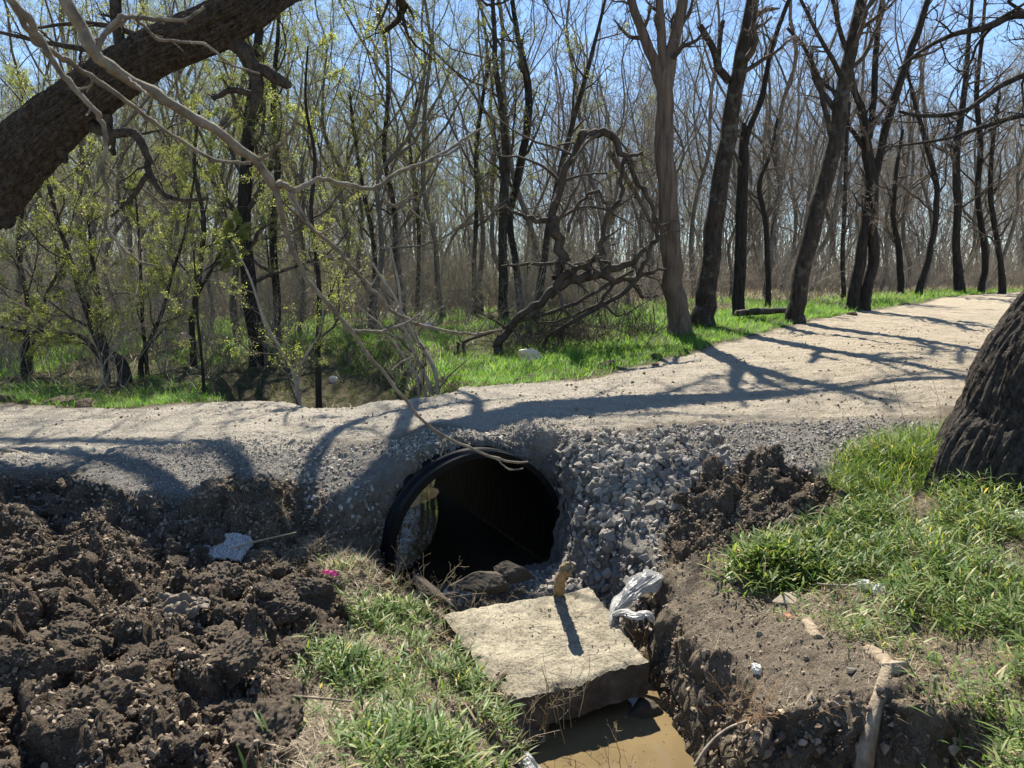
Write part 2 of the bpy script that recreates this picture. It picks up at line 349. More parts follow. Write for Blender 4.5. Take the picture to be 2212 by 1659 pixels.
    z = z + fz * ((fbm(x * 3, y * 3, 21, 3) - .5) * .16 + .10 * sst(.8, .1, a1) * (.25 + ia) + .045 * (1 - b1))
    m['face'] = fz; m['clod'] = cl; m['gv'] = gv
    return z, m
def graded(segs):
    out = []
    for a, b, s in segs: out.append(np.arange(a, b - s * .3, s))
    out.append(np.array([segs[-1][1]])); return np.concatenate(out)
gx = graded([(-400, -40, 24), (-40, -13, .6), (-13, -5.5, .09), (-5.5, -3.6, .03), (-3.6, 3.3, .0105), (3.3, 5.5, .03), (5.5, 14, .09), (14, 40, .6), (40, 400, 24)])
gy = graded([(-100, -5, 9), (-5, 1.7, .2), (1.7, 7.0, .0105), (7.0, 10, .03), (10, 16, .07), (16, 30, .2), (30, 60, 1.5), (60, 500, 20)])
GX, GY = np.meshgrid(gx, gy, indexing='xy')
GZ, GM = height(GX, GY)
def zat(x, y):
    x = np.atleast_1d(np.asarray(x, float)); y = np.atleast_1d(np.asarray(y, float))
    i = np.clip(np.searchsorted(gx, x) - 1, 0, len(gx) - 2); j = np.clip(np.searchsorted(gy, y) - 1, 0, len(gy) - 2)
    fx = (x - gx[i]) / (gx[i + 1] - gx[i]); fy = (y - gy[j]) / (gy[j + 1] - gy[j])
    return (GZ[j, i] * (1 - fx) + GZ[j, i + 1] * fx) * (1 - fy) + (GZ[j + 1, i] * (1 - fx) + GZ[j + 1, i + 1] * fx) * fy
def mat_at(key, x, y):
    i = np.clip(np.searchsorted(gx, x), 0, len(gx) - 1); j = np.clip(np.searchsorted(gy, y), 0, len(gy) - 1); return GM[key][j, i]
def z1at(x, y): return float(zat(x, y)[0])
# --- faces, with the culvert bored through
ny, nx = GX.shape
I = np.arange(ny * nx).reshape(ny, nx)
F = np.stack([I[:-1, :-1], I[:-1, 1:], I[1:, 1:], I[1:, :-1]], -1).reshape(-1, 4)
V = np.stack([GX, GY, GZ], -1)
amp_ = np.clip(GM['face'] * .9 + GM['clod'] * .45, 0, 1) * (GY < 7.2) * (GY > 1.5)
sel_ = amp_ > .02; X_, Y_, Z_ = GX[sel_], GY[sel_], GZ[sel_]
for ax, (p_, q_) in enumerate((((Y_, Z_), (Y_, Z_)), ((X_, Z_), (X_, Z_)))):
    e1 = worley(p_[0] * 8, p_[1] * 9, 81 + ax)[0]; e2 = worley(p_[0] * 22, p_[1] * 24, 83 + ax)[0]
    dd = (.5 - e1) * .11 + (.45 - e2) * .035 + (fbm(p_[0] * 5, p_[1] * 6, 85 + ax) - .5) * .12
    V[..., ax][sel_] += dd * amp_[sel_]
V = V.reshape(-1, 3)
cen = V[F].mean(1)
rel = cen[:, :2] - PC[:2]; s = rel @ PA; latv = rel[:, 0] * PA[1] - rel[:, 1] * PA[0]
rr = np.hypot(latv, cen[:, 2] - PC[2])
inside = (rr < PR - .02) & (s > -.02) & (s < PLEN + .02)
F = F[~inside]; cen = cen[~inside]
rm = GM['road'].reshape(-1)[F].mean(1) > .5
def sub(name, sel, m_):
    f = F[sel]; u, inv = np.unique(f.ravel(), return_inverse=True)
    me = mesh_np(name, V[u], inv.reshape(-1, 4))
    for k, arr in (('gravel', np.maximum(GM['gv'], 0)), ('clod', GM['clod']), ('road', GM['road']), ('back', GM['back']), ('face', GM['face']), ('green', np.clip(GM['grassR'] + GM['grassL'], 0, 1)), ('chan', GM['chan'])):
        at = me.attributes.new(k, 'FLOAT', 'POINT'); at.data.foreach_set('value', arr.reshape(-1)[u].astype(np.float32))
    o = obj(name, me, m_); tag(o, kind='structure'); return o
def groundmat():
    m, N, L, B = mat('earth_and_gravel'); v = objvec(N, L)
    def att(k):
        a = N.new('ShaderNodeAttribute'); a.attribute_name = k; return a.outputs['Fac']
    nb = ntex(N, L, 2.2, 8, .65, v).outputs[0]; nf = ntex(N, L, 40, 8, .7, v).outputs[0]; nm = ntex(N, L, 9, 8, .7, v).outputs[0]
    vo = ntex(N, L, 55, kind='ShaderNodeTexVoronoi', vec=v); vo2 = ntex(N, L, 24, kind='ShaderNodeTexVoronoi', vec=v)
    dirt = mix(N, L, .5, ramp(N, L, nm, [(.3, (.15, .12, .088)), (.7, (.42, .345, .255))]), ramp(N, L, nf, [(.3, (.11, .088, .066)), (.7, (.36, .295, .22))]))
    clod = mix(N, L, .5, ramp(N, L, nm, [(.3, (.06, .046, .034)), (.68, (.28, .215, .155))]), ramp(N, L, nf, [(.32, (.045, .035, .026)), (.66, (.32, .25, .18))]))
    grav = mix(N, L, .5, ramp(N, L, vo.outputs['Color'], [(0, (.18, .165, .145)), (1, (.44, .41, .365))]), ramp(N, L, nm, [(.3, (.16, .14, .118)), (.7, (.38, .345, .30))]))
    mpv = objvec(N, L, (.5, 2.2, 1)); st = ntex(N, L, 5, 8, .7, mpv).outputs[0]
    road = mix(N, L, .5, ramp(N, L, st, [(.3, (.30, .26, .205)), (.5, (.50, .445, .36)), (.68, (.70, .635, .53))]), ramp(N, L, nf, [(.34, (.24, .21, .17)), (.6, (.66, .60, .50))]))
    road = mix(N, L, ramp(N, L, nb, [(.55, (0, 0, 0)), (.75, (.6, .6, .6))]), road, (.30, .25, .19))
    sp_ = N.new('ShaderNodeSeparateXYZ'); L.new(v, sp_.inputs[0]); mr = N.new('ShaderNodeMapRange'); mr.inputs[1].default_value = -.5; mr.inputs[2].default_value = 5.5; L.new(sp_.outputs[0], mr.inputs[0])
    road = mix(N, L, mr.outputs[0], road, mix(N, L, .72, road, ramp(N, L, st, [(.32, (.34, .265, .175)), (.66, (.66, .555, .40))])))
    back = mix(N, L, ramp(N, L, nm, [(.42, (0, 0, 0)), (.6, (1, 1, 1))]), (.07, .085, .03), (.19, .15, .10))
    c = mix(N, L, att('back'), dirt, back); c = mix(N, L, att('clod'), c, clod); c = mix(N, L, att('gravel'), c, grav); c = mix(N, L, att('road'), c, road)
    L.new(c, B.inputs['Base Color']); B.inputs['Roughness'].default_value = .95; B.inputs['Specular IOR Level'].default_value = .12
    vo3 = ntex(N, L, 85, kind='ShaderNodeTexVoronoi', vec=v); p = bump(N, L, B, vo2.outputs['Distance'], .014, .6); p = bump(N, L, B, vo3.outputs['Distance'], .012, .8, p); p = bump(N, L, B, nf, .035, .9, p); n9 = ntex(N, L, 160, 6, .7, v).outputs[0]; bump(N, L, B, n9, .008, .8, p)
    return m
M['ground'] = groundmat()
sub('ground', ~rm, M['ground']); sub('road', rm, M['ground'])
# ------------------------------------------------------------------ water
def watermat(name, col, rough):
    m, N, L, B = mat(name); v = objvec(N, L); n = ntex(N, L, 3, 4, .6, v)
    L.new(ramp(N, L, n.outputs[0], [(.35, tuple(c * .75 for c in col)), (.65, col)]), B.inputs['Base Color'])
    B.inputs['Roughness'].default_value = rough; B.inputs['IOR'].default_value = 1.33; B.inputs['Specular IOR Level'].default_value = .5
    n2 = ntex(N, L, 12, 3, .5, v); bump(N, L, B, n2.outputs[0], .002, .4); return m
def sheet(name, pts, z, m_):
    V_ = [(x, y, z) for x, y in pts]; me = bpy.data.meshes.new(name); me.from_pydata(V_, [], [list(range(len(V_)))]); me.update(); o = obj(name, me, m_); return tag(o, kind='structure')
sheet('water', [(-.5, 1.5), (1.7, 1.5), (1.5, 3), (1.3, 4.6), (.6, 5.0), (-.2, 5.0), (-.4, 3.8)], EZ - 2.60, watermat('muddy_water', (.17, .125, .065), .035))
ca = []
for sgn, s_ in ((-1, .05), (1, .05), (1, 4.3), (-1, 4.3)):
    lw = .80 if s_ < 1 else 1.1
    p = PC[:2] + PA * s_ + np.array([PA[1], -PA[0]]) * sgn * lw * (.93 if s_ < 1 else 1); ca.append(tuple(p))
ca = [tuple(PC[:2] + PA * s_ + np.array([PA[1], -PA[0]]) * l_) for s_, l_ in ((.04, -.70), (.04, .70), (PLEN, .72), (PLEN + 1.6, 1.2), (PLEN + 1.6, -1.2), (PLEN, -.72))]
sheet('stream_water', ca, EZ - 2.57, watermat('still_dark_water', (.035, .03, .02), .03))
# ------------------------------------------------------------------ culvert
def culvert():
    m, N, L, B = mat('black_plastic'); v = objvec(N, L); n = ntex(N, L, 6, 6, .7, v)
    L.new(ramp(N, L, n.outputs[0], [(.4, (.002, .0022, .0026)), (.8, (.008, .008, .008))]), B.inputs['Base Color']); B.inputs['Roughness'].default_value = .5; B.inputs['Specular IOR Level'].default_value = .15
    root = empty('culvert_pipe', tuple(PC)); root.rotation_euler = (0, 0, YAW)
    tag(root, 'big round black corrugated plastic culvert pipe running under the gravel road', 'culvert pipe')
    na = 128; a = np.arange(na) * 2 * math.pi / na
    def rings(prof, close=False):
        pr = np.array(prof); K = len(pr)
        Vv = np.stack([pr[:, 1][:, None] * np.cos(a), np.repeat(pr[:, 0][:, None], na, 1), pr[:, 1][:, None] * np.sin(a)], -1).reshape(-1, 3)
        k = np.arange(K - 1)[:, None]; j = np.arange(na)[None]; jn = (j + 1) % na
        return Vv, np.stack([k * na + j, k * na + jn, (k + 1) * na + jn, (k + 1) * na + j], -1).reshape(-1, 4)
    ys = np.arange(.03, PLEN - .03, .0125)
    outer = [(y, PR - .012 + .022 * (1 if (y / .13) % 1 < .5 else -.4) * min(1, 3 * abs(math.sin(y / .13 * math.pi)))) for y in ys]
    inner = [(y, PR - .045 + .0015 * math.sin(y / .065 * math.pi)) for y in ys]
    b = MB(); b.add(*rings(outer)); obj('outer_wall', b.mesh('outer_wall'), m, root)
    b = MB(); vv, ff = rings(inner); b.add(vv, ff[:, ::-1]); obj('liner', b.mesh('liner'), m, root)
    b = MB()
    for y0, y1 in ((-.01, .035), (PLEN - .035, PLEN + .01)):
        b = MB()
        vv, ff = rings([(y0 + .006, PR - .05), (y0, PR - .044), (y0, PR + .004), (y0 + .006, PR + .010), (y1, PR + .010), (y1, PR - .05), (y0 + .006, PR - .05)]); b.add(vv, ff)
        obj('rim', b.mesh('rim', False), m, root)
culvert()
# ------------------------------------------------------------------ slab
def concmat():
    m, N, L, B = mat('weathered_concrete'); v = objvec(N, L)
    n = ntex(N, L, 4, 8, .7, v).outputs[0]; n2 = ntex(N, L, 60, 6, .75, v).outputs[0]; vo = ntex(N, L, 45, kind='ShaderNodeTexVoronoi', vec=v)
    c = mix(N, L, .5, ramp(N, L, n, [(.38, (.11, .095, .07)), (.5, (.28, .245, .18)), (.62, (.46, .41, .30))]), ramp(N, L, n2, [(.38, (.085, .072, .055)), (.6, (.43, .38, .28))]))
    sp = ramp(N, L, vo.outputs['Distance'], [(.10, (.8, .8, .8)), (.2, (0, 0, 0))]); n4 = ntex(N, L, 9, 3, .5, v).outputs[0]
    spm = mix(N, L, 1.0, sp, ramp(N, L, n4, [(.5, (0, 0, 0)), (.6, (1, 1, 1))]), 'MULTIPLY'); c = mix(N, L, spm, c, (.09, .075, .055))
    L.new(c, B.inputs['Base Color']); B.inputs['Roughness'].default_value = .95; B.inputs['Specular IOR Level'].default_value = .1
    p = bump(N, L, B, n2, .015, .9); bump(N, L, B, n, .02, .4, p); return m
M['conc'] = concmat(); M['conc_side'] = simple('shaded_stained_edge', [(.35, (.06, .052, .042)), (.6, (.14, .12, .095)), (.8, (.25, .22, .17))], 9, .95, 50, .02, 8)  # side faces: backlit shade put into a darker colour, along with stains
def slab(name, corners, thick, label, ns=90, seed=0, rough=.02, cat='concrete slab', m_=None):
    FL, FR, BR, BL = [np.array(c, float) for c in corners]
    u = np.linspace(0, 1, ns); U, W = np.meshgrid(u, u)
    P = (FL * ((1 - U) * (1 - W))[..., None] + FR * (U * (1 - W))[..., None] + BR * (U * W)[..., None] + BL * ((1 - U) * W)[..., None])
    e = np.minimum(np.minimum(U, 1 - U), np.minimum(W, 1 - W))
    edge = sst(.05, 0, e)
    P[..., 2] -= .0
    jag = (fbm(P[..., 0] * 7, P[..., 1] * 7, seed + 3) - .5) * .045 + (fbm(P[..., 0] * 25, P[..., 1] * 25, seed + 4) - .5) * .016
    cen_ = P.mean((0, 1)); dirv = P[..., :2] - cen_[:2]; dirv /= np.linalg.norm(dirv, axis=-1, keepdims=True) + 1e-6
    P[..., :2] += dirv * (jag * edge)[..., None]
    top = P.copy(); top[..., 2] += (fbm(P[..., 0] * 3, P[..., 1] * 3, seed) - .5) * .05 + (fbm(P[..., 0] * 22, P[..., 1] * 22, seed + 1) - .5) * rough - sst(.03, 0, e) * .02
    k1, k2, _ = worley(P[..., 0] * 16, P[..., 1] * 16, seed + 2); top[..., 2] -= .008 * (k1 < .18)
    bot = P.copy(); bot[..., 2] -= thick + (fbm(P[..., 0] * 6, P[..., 1] * 6, seed + 7) - .5) * .05
    b = MB(); Ii = np.arange(ns * ns).reshape(ns, ns); f = np.stack([Ii[:-1, :-1], Ii[:-1, 1:], Ii[1:, 1:], Ii[1:, :-1]], -1).reshape(-1, 4)
    b.add(top, f); b.add(bot, f[:, ::-1])
    loop = np.r_[Ii[0, :-1], Ii[:-1, -1], Ii[-1, :0:-1], Ii[:0:-1, 0]]
    T = top.reshape(-1, 3)[loop]; Bt = bot.reshape(-1, 3)[loop]; n = len(loop); nl = 10
    rows = []
    for k in range(nl + 1):
        r = T + (Bt - T) * (k / nl)
        if 0 < k < nl:
            nrm = (r[:, :2] - cen_[:2]); nrm /= np.linalg.norm(nrm, axis=1, keepdims=True)
            r[:, :2] += nrm * ((fbm(np.arange(n) * .23 + 5, np.full(n, k * .8), seed + 9) - .5) * .018)[:, None]
        rows.append(r)
    R_ = np.concatenate(rows); j = np.arange(n); jn = (j + 1) % n
    f = np.concatenate([np.stack([k * n + j, (k + 1) * n + j, (k + 1) * n + jn, k * n + jn], 1) for k in range(nl)])
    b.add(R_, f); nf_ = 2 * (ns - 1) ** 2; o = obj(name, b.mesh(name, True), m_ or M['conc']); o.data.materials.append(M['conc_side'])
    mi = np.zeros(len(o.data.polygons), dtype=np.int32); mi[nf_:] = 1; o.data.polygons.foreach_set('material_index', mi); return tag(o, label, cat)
ZS = EZ - 2.28
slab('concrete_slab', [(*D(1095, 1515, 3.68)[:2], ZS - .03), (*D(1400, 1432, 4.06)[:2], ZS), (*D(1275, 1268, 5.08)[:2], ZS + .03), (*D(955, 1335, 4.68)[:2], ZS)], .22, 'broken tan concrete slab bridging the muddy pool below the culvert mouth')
# ------------------------------------------------------------------ stones and clods
import bmesh
def hull(seed, n=12, sq=(1, .8, .65)):
    rs = np.random.RandomState(seed); p = rs.randn(n, 3); p /= np.linalg.norm(p, axis=1, keepdims=True); p *= (.85 + .3 * rs.rand(n, 1)); p *= np.array(sq)
    bm = bmesh.new()
    for q in p: bm.verts.new(q)
    r = bmesh.ops.convex_hull(bm, input=bm.verts)
    bmesh.ops.delete(bm, geom=[v for v in bm.verts if not v.link_faces], context='VERTS')
    bmesh.ops.triangulate(bm, faces=bm.faces)
    return bm
def arrs(bm):
    bm.verts.ensure_lookup_table(); bm.verts.index_update()
    return np.array([v.co[:] for v in bm.verts]), np.array([[v.index for v in f.verts] for f in bm.faces])
HULLS = [arrs(hull(k, 11 + k % 4, (1, .65 + .05 * (k % 5), .5 + .06 * (k % 4)))) for k in range(12)]
def rotm(rs, n):
    q = rs.randn(n, 4); q /= np.linalg.norm(q, axis=1, keepdims=True); w, x, y, z = q.T
    return np.stack([np.stack([1 - 2 * (y * y + z * z), 2 * (x * y - z * w), 2 * (x * z + y * w)], -1), np.stack([2 * (x * y + z * w), 1 - 2 * (x * x + z * z), 2 * (y * z - x * w)], -1), np.stack([2 * (x * z - y * w), 2 * (y * z + x * w), 1 - 2 * (x * x + y * y)], -1)], 1)
def scatter_hulls(b, pos, size, rs):
    pr = rs.randint(0, len(HULLS), len(pos)); R_ = rotm(rs, len(pos))
    for k, (hv, hf) in enumerate(HULLS):
        m_ = pr == k
        if not m_.any(): continue
        Vv = np.einsum('nij,vj->nvi', R_[m_], hv) * size[m_][:, None, None] + pos[m_][:, None]
        n = m_.sum(); b.add(Vv.reshape(-1, 3), F3=(hf[None] + (np.arange(n) * len(hv))[:, None, None]).reshape(-1, 3))
def stonemat(name, a, b_, c_):
    m, N, L, B = mat(name); v = objvec(N, L); g = N.new('ShaderNodeNewGeometry')
    c1 = ramp(N, L, g.outputs['Random Per Island'], [(0, a), (.5, b_), (1, c_)]); n = ntex(N, L, 30, 6, .7, v)
    L.new(mix(N, L, 1.0, c1, ramp(N, L, n.outputs[0], [(.3, (.62, .6, .58)), (.7, (1, 1, 1))]), 'MULTIPLY'), B.inputs['Base Color'])
    B.inputs['Roughness'].default_value = .93; B.inputs['Specular IOR Level'].default_value = .12; bump(N, L, B, n.outputs[0], .006, .8); return m
M['stone'] = stonemat('limestone', (.20, .18, .155), (.34, .31, .27), (.48, .445, .395))
M['stone_road'] = stonemat('road_chips', (.24, .21, .17), (.42, .37, .30), (.60, .55, .47))
M['crumb'] = stonemat('soil_crumbs', (.10, .078, .057), (.22, .172, .125), (.42, .34, .25))
M['crumb_light'] = stonemat('dry_soil_crumbs', (.14, .11, .08), (.27, .215, .16), (.42, .35, .26))
def pick(rs, n, box, key, power=1.0, extra=None):
    x = rs.uniform(box[0], box[1], n); y = rs.uniform(box[2], box[3], n); w = mat_at(key, x, y) ** power
    if extra is not None: w = w * extra(x, y)
    k = rs.rand(n) < w; return x[k], y[k]
def outpipe(x, y):
    rx, ry = x - PC[0], y - PC[1]; s_ = rx * PA[0] + ry * PA[1]; l_ = rx * PA[1] - ry * PA[0]
    return ~((np.abs(l_) < PR - .02) & (s_ > -.25) & (zat(x, y) < PC[2] + PR - .1))
rs = np.random.RandomState(3)
xs, ys, sz = [], [], []
def addst(n, box, key, lo, hi, p=2.0, extra=None, power=1.0):
    x, y = pick(rs, n, box, key, power, extra); k = outpipe(x, y); x, y = x[k], y[k]; xs.append(x); ys.append(y); sz.append(lo + (hi - lo) * rs.rand(len(x)) ** p)
addst(12000, (-.4, 1.9, 4.4, 7.2), 'gravR', .007, .034, 2.4, lambda x, y: .25 + .75 * sst(.38, .55, fbm(x * 2.4, y * 2.4, 52)))
addst(16000, (1.7, 4.4, 4.4, 7.2), 'gravR', .005, .024, 2.6, lambda x, y: .25 + .75 * sst(.38, .55, fbm(x * 2.4, y * 2.4, 52)))
addst(9000, (-1.6, 1.0, 5.4, 6.6), 'gravT', .004, .018, 2.6)
addst(3200, (.3, 1.9, 4.5, 6.5), 'gravR', .025, .060, 1.5, lambda x, y: .1 + .9 * (fbm(x * 2, y * 2, 50) > .48))
addst(28000, (-6, 1.2, 5.4, 6.9), 'gv', .004, .016, 2.6, lambda x, y: .2 + .8 * sst(.38, .56, fbm(x * 2, y * 2, 53)))
x = np.concatenate(xs); y = np.concatenate(ys); r = np.concatenate(sz)
z = zat(x, y) + r * .30
size_px = r / y; order = np.argsort(-size_px); big = order[:290]; small = order[290:]
b = MB(); scatter_hulls(b, np.stack([x[small], y[small], z[small]], -1), r[small], rs)
tag(obj('gravel', b.mesh('gravel', False), M['stone']), 'grey white crushed limestone gravel spilled down the road shoulder', 'gravel', kind='stuff')
def rockproto(seed, sub_=3, sq=(1, .8, .65), amp=.10):
    bm = hull(seed, 13, sq)
    bmesh.ops.bevel(bm, geom=bm.edges[:], offset=.035, segments=1, affect='EDGES'); bmesh.ops.triangulate(bm, faces=bm.faces)
    bmesh.ops.subdivide_edges(bm, edges=bm.edges[:], cuts=sub_, use_grid_fill=True)
    for v in bm.verts:
        p = v.co * 2.2 + Vector((seed * 3.1, 0, 0)); v.co += v.co.normalized() * (mnoise.noise(p) * amp + mnoise.noise(p * 3) * amp * .6 + mnoise.noise(p * 8) * amp * .4)
    me = bpy.data.meshes.new('rock'); bm.to_mesh(me); bm.free(); return me
RP = []
for k in range(8):
    me = rockproto(40 + k, 2, (1, .7 + .04 * (k % 4), .55 + .06 * (k % 3)), .07); me.materials.append(M['stone']); RP.append(me)
for q, k in enumerate(big):
    o = bpy.data.objects.new('limestone_rock', RP[q % 8]); C.objects.link(o); o.location = (x[k], y[k], z[k] + r[k] * .15); s_ = r[k] * 1.15; o.scale = (s_, s_, s_)
    o.rotation_euler = tuple(rs.uniform(0, 6.28, 3)); tag(o, 'pale angular limestone rock lying among the gravel of the road shoulder', 'rock', 'limestone rocks spilled down the gravel shoulder')
# chips on the driving surface
x, y = pick(rs, 55000, (-7, 9, 6.2, 15), 'road', 1, lambda x, y: (.25 + .75 * (fbm(x * 1.5, y * 3, 51) > .5)) * (6.5 / y)); rr_ = .003 + .011 * rs.rand(len(x)) ** 3
b = MB(); scatter_hulls(b, np.stack([x, y, zat(x, y) + rr_ * .2], -1), rr_, rs)
tag(obj('road_gravel', b.mesh('road_gravel', False), M['stone_road']), 'small tan stone chips pressed into the surface of the road', 'gravel', kind='stuff')
x, y = pick(rs, 5000, (-7, 9, 6.2, 13), 'road', 1, lambda x, y: (fbm(x * .9, y * 2, 54) > .5) * 1.0); rr_ = .006 + .022 * rs.rand(len(x)) ** 3
b = MB(); scatter_hulls(b, np.stack([x, y, zat(x, y) + rr_ * .2], -1), rr_, rs)
tag(obj('road_dirt', b.mesh('road_dirt', False), M['crumb']), 'small brown crumbs of dirt dropped on the road', 'soil crumbs', kind='stuff')
x = rs.uniform(-2.0, .9, 6000); y = rs.uniform(5.0, 6.5, 6000); k = (mat_at('clod', x, y) < .6) & outpipe(x, y) & (mat_at('road', x, y) < .5) & (mat_at('gravR', x, y) < .3); x, y = x[k], y[k]; rr_ = .004 + .028 * rs.rand(len(x)) ** 3.2
b = MB(); scatter_hulls(b, np.stack([x, y, zat(x, y) + rr_ * .2], -1), rr_, rs)
tag(obj('rubble', b.mesh('rubble', False), M['stone_road']), 'stony grit on the slumped fill around the culvert', 'rubble', kind='stuff')
# loose crumbs of soil
x, y = pick(rs, 190000, (-4.5, 2.8, 2.0, 6.6), 'clod', 1); rr_ = .003 + .020 * rs.rand(len(x)) ** 3
b = MB(); scatter_hulls(b, np.stack([x, y, zat(x, y) + rr_ * .3], -1), rr_, rs)
tag(obj('loose_soil', b.mesh('loose_soil', False), M['crumb']), 'dark brown crumbs of freshly dug soil', 'soil crumbs', kind='stuff')
x, y = pick(rs, 60000, (-1.5, 2.2, 2.4, 5.8), 'face', 1, lambda x, y: (mat_at('gv', x, y) < .4) * 1.0); rr_ = .005 + .030 * rs.rand(len(x)) ** 3.5
b = MB(); scatter_hulls(b, np.stack([x, y, zat(x, y) + rr_ * .2], -1), rr_, rs)
tag(obj('bank_soil', b.mesh('bank_soil', False), M['crumb']), 'crumbling lumps of dark soil on the faces of the ditch', 'soil crumbs', kind='stuff')
x = rs.uniform(-.9, 3.2, 16000); y = rs.uniform(2.2, 5.6, 16000); k = (mat_at('clod', x, y) < .3) & (mat_at('gv', x, y) < .5) & (mat_at('chan', x, y) < .5); x, y = x[k], y[k]; rr_ = .003 + .012 * rs.rand(len(x)) ** 3
b = MB(); scatter_hulls(b, np.stack([x, y, zat(x, y) + rr_ * .3], -1), rr_, rs)
tag(obj('dry_soil', b.mesh('dry_soil', False), M['crumb_light']), 'light brown dry crumbs on the trodden bank', 'soil crumbs', kind='stuff')
M['clod'] = simple('dug_soil', [(.32, (.05, .039, .029)), (.66, (.30, .235, .17))], 9, .96, 45, .03, 8)
def clodproto(seed):
    bm = bmesh.new(); bmesh.ops.create_icosphere(bm, subdivisions=6, radius=1); rq = np.random.RandomState(seed); pl = [(Vector(q).normalized(), .55 + .3 * rq.rand()) for q in rq.randn(9, 3)]
    for v in bm.verts:
        for n_, d_ in pl:
            e_ = v.co.dot(n_) - d_
            if e_ > 0: v.co -= n_ * e_ * .92
    off = Vector((seed * 5.3, seed * 1.7, 0)); sq = Vector((1, .7 + .1 * (seed % 4), .6 + .08 * (seed % 3)))
    for v in bm.verts:
        p = v.co.copy(); n = p.normalized()
        d = mnoise.noise(p * 1.3 + off) * .30 + abs(mnoise.noise(p * 3 + off)) * .18 + mnoise.noise(p * 8 + off) * .08
        w = mnoise.voronoi(p * 5 + off)[0]; d += (.35 - w[0]) * .12; w2 = mnoise.voronoi(p * 12 + off)[0]; d += (.3 - w2[0]) * .10
        v.co = p + n * d; v.co.x *= sq.x; v.co.y *= sq.y; v.co.z *= sq.z
    me = bpy.data.meshes.new('clod'); bm.to_mesh(me); bm.free(); me.polygons.foreach_set('use_smooth', [True] * len(me.polygons)); me.materials.append(M['clod']); return me
CP = [clodproto(k) for k in range(6)]
x, y = pick(rs, 700, (-4.2, 2.7, 2.1, 6.2), 'clod', 2); x = x[:285]; y = y[:285]
for q in range(len(x)):
    r_ = .04 + .13 * rs.rand() ** 1.6 * (1 if y[q] < 4.5 else .75)
    o = bpy.data.objects.new('soil_clod', CP[q % 6]); C.objects.link(o); o.location = (x[q], y[q], z1at(x[q], y[q]) + r_ * .12); o.scale = (r_,) * 3; o.rotation_euler = (rs.uniform(-.5, .5), rs.uniform(-.5, .5), rs.uniform(0, 6.28))
    tag(o, 'dark crumbly clod of dug earth lying in the heaped soil', 'soil clod', 'clods of dug earth beside the road')
# dark clods along the far edge of the road
FC = [(15, 886, 9.4, .11, 'dark earth clod at the far road edge, leftmost in the photo'), (140, 876, 9.6, .17, 'broad dark earth lump on the far road edge at left, between the grass'), (185, 882, 9.35, .14, 'dark earth lump beside the broad one at the left far road edge'),
      (60, 888, 9.3, .07, 'tiny dark earth lump between the two dark heaps at left'), (1315, 790, 10.5, .12, 'dark clod where the middle road edge meets the green grass'), (1350, 793, 10.45, .08, 'small dark clod just right of the larger one at the middle road edge'), (1420, 778, 10.7, .07, 'dark clod by the grass in front of the big split trunk'), (1416, 801, 10.2, .05, 'flat dark crumb lying alone on the road by the grass'), (1150, 812, 10.0, .09, 'brown clod with a stub of wood at the grass edge'), (1840, 693, 15.6, .08, 'dark clod at the end of the long tree shadow by the grass')]
for k, (dx, dy, Y, r_, lb) in enumerate(FC):
    p = D(dx, dy, Y); o = bpy.data.objects.new('soil_clod', CP[k % 6]); C.objects.link(o); o.location = (p[0], Y, z1at(p[0], Y) + r_ * .25); o.scale = (r_ * 1.5, r_, r_ * .9); o.rotation_euler = (0, 0, k)
    tag(o, lb, 'soil clod')
# single stones
def lay(dx, dy, Y): p = D(dx, dy, Y); return p[0], p[1], z1at(p[0], p[1])
def bigrock(name, me_seed, loc, scl, rot, label, m_=None, sq=(1, .8, .65), cat='rock'):
    me = rockproto(me_seed, 7, sq, .05); me.materials.append(m_ or M['stone']); o = bpy.data.objects.new(name, me); C.objects.link(o); o.location = loc; o.scale = scl; o.rotation_euler = rot; return tag(o, label, cat)
M['stone_tan'] = stonemat('tan_stone', (.40, .33, .24), (.42, .35, .26), (.46, .39, .29))
M['stone_dark'] = stonemat('dirty_concrete', (.085, .072, .058), (.09, .078, .062), (.10, .085, .067))
p = lay(1925, 1515, 2.95); bigrock('rock', 71, (p[0], p[1], p[2] + .02), (.085, .06, .055), (0, .1, .5), 'tan wedge-shaped stone beside the weathered log on the right bank', M['stone_tan'])
p = lay(1836, 1487, 3.05); bigrock('rock', 72, (p[0], p[1], p[2] + .01), (.045, .035, .03), (0, 0, 1.5), 'small pale pointed stone left of the weathered log', M['stone'])
p = lay(1700, 1310, 4.05); bigrock('rock', 73, (p[0], p[1], p[2] + .02), (.11, .08, .06), (0, 0, .3), 'pale flat stone at the foot of the leafy clump on the right bank', M['stone_tan'])
p = lay(1640, 1378, 3.7); bigrock('rock', 74, (p[0], p[1], p[2] + .01), (.03, .03, .022), (0, 0, .3), 'small grey stone on bare soil right of the slab', M['stone'])
p = lay(1580, 1262, 4.4); bigrock('rock', 75, (p[0], p[1], p[2] + .01), (.05, .04, .03), (0, 0, 2), 'lone grey stone on the bank below the dark mound', M['stone'])
p = D(1030, 1255, 5.12); bigrock('concrete_chunk', 76, (p[0], p[1], p[2] - .02), (.27, .16, .13), (.1, -.1, -.35), 'rust stained block of rubble lying in front of the culvert mouth', M['stone_dark'], (1, .9, .8), 'concrete chunk')
p = D(1110, 1225, 5.28); bigrock('concrete_chunk', 77, (p[0], p[1], p[2] - .03), (.20, .14, .12), (.2, .3, .6), 'tilted grey block of rubble at the right foot of the culvert mouth', M['stone_dark'], (1, .85, .8), 'concrete chunk')
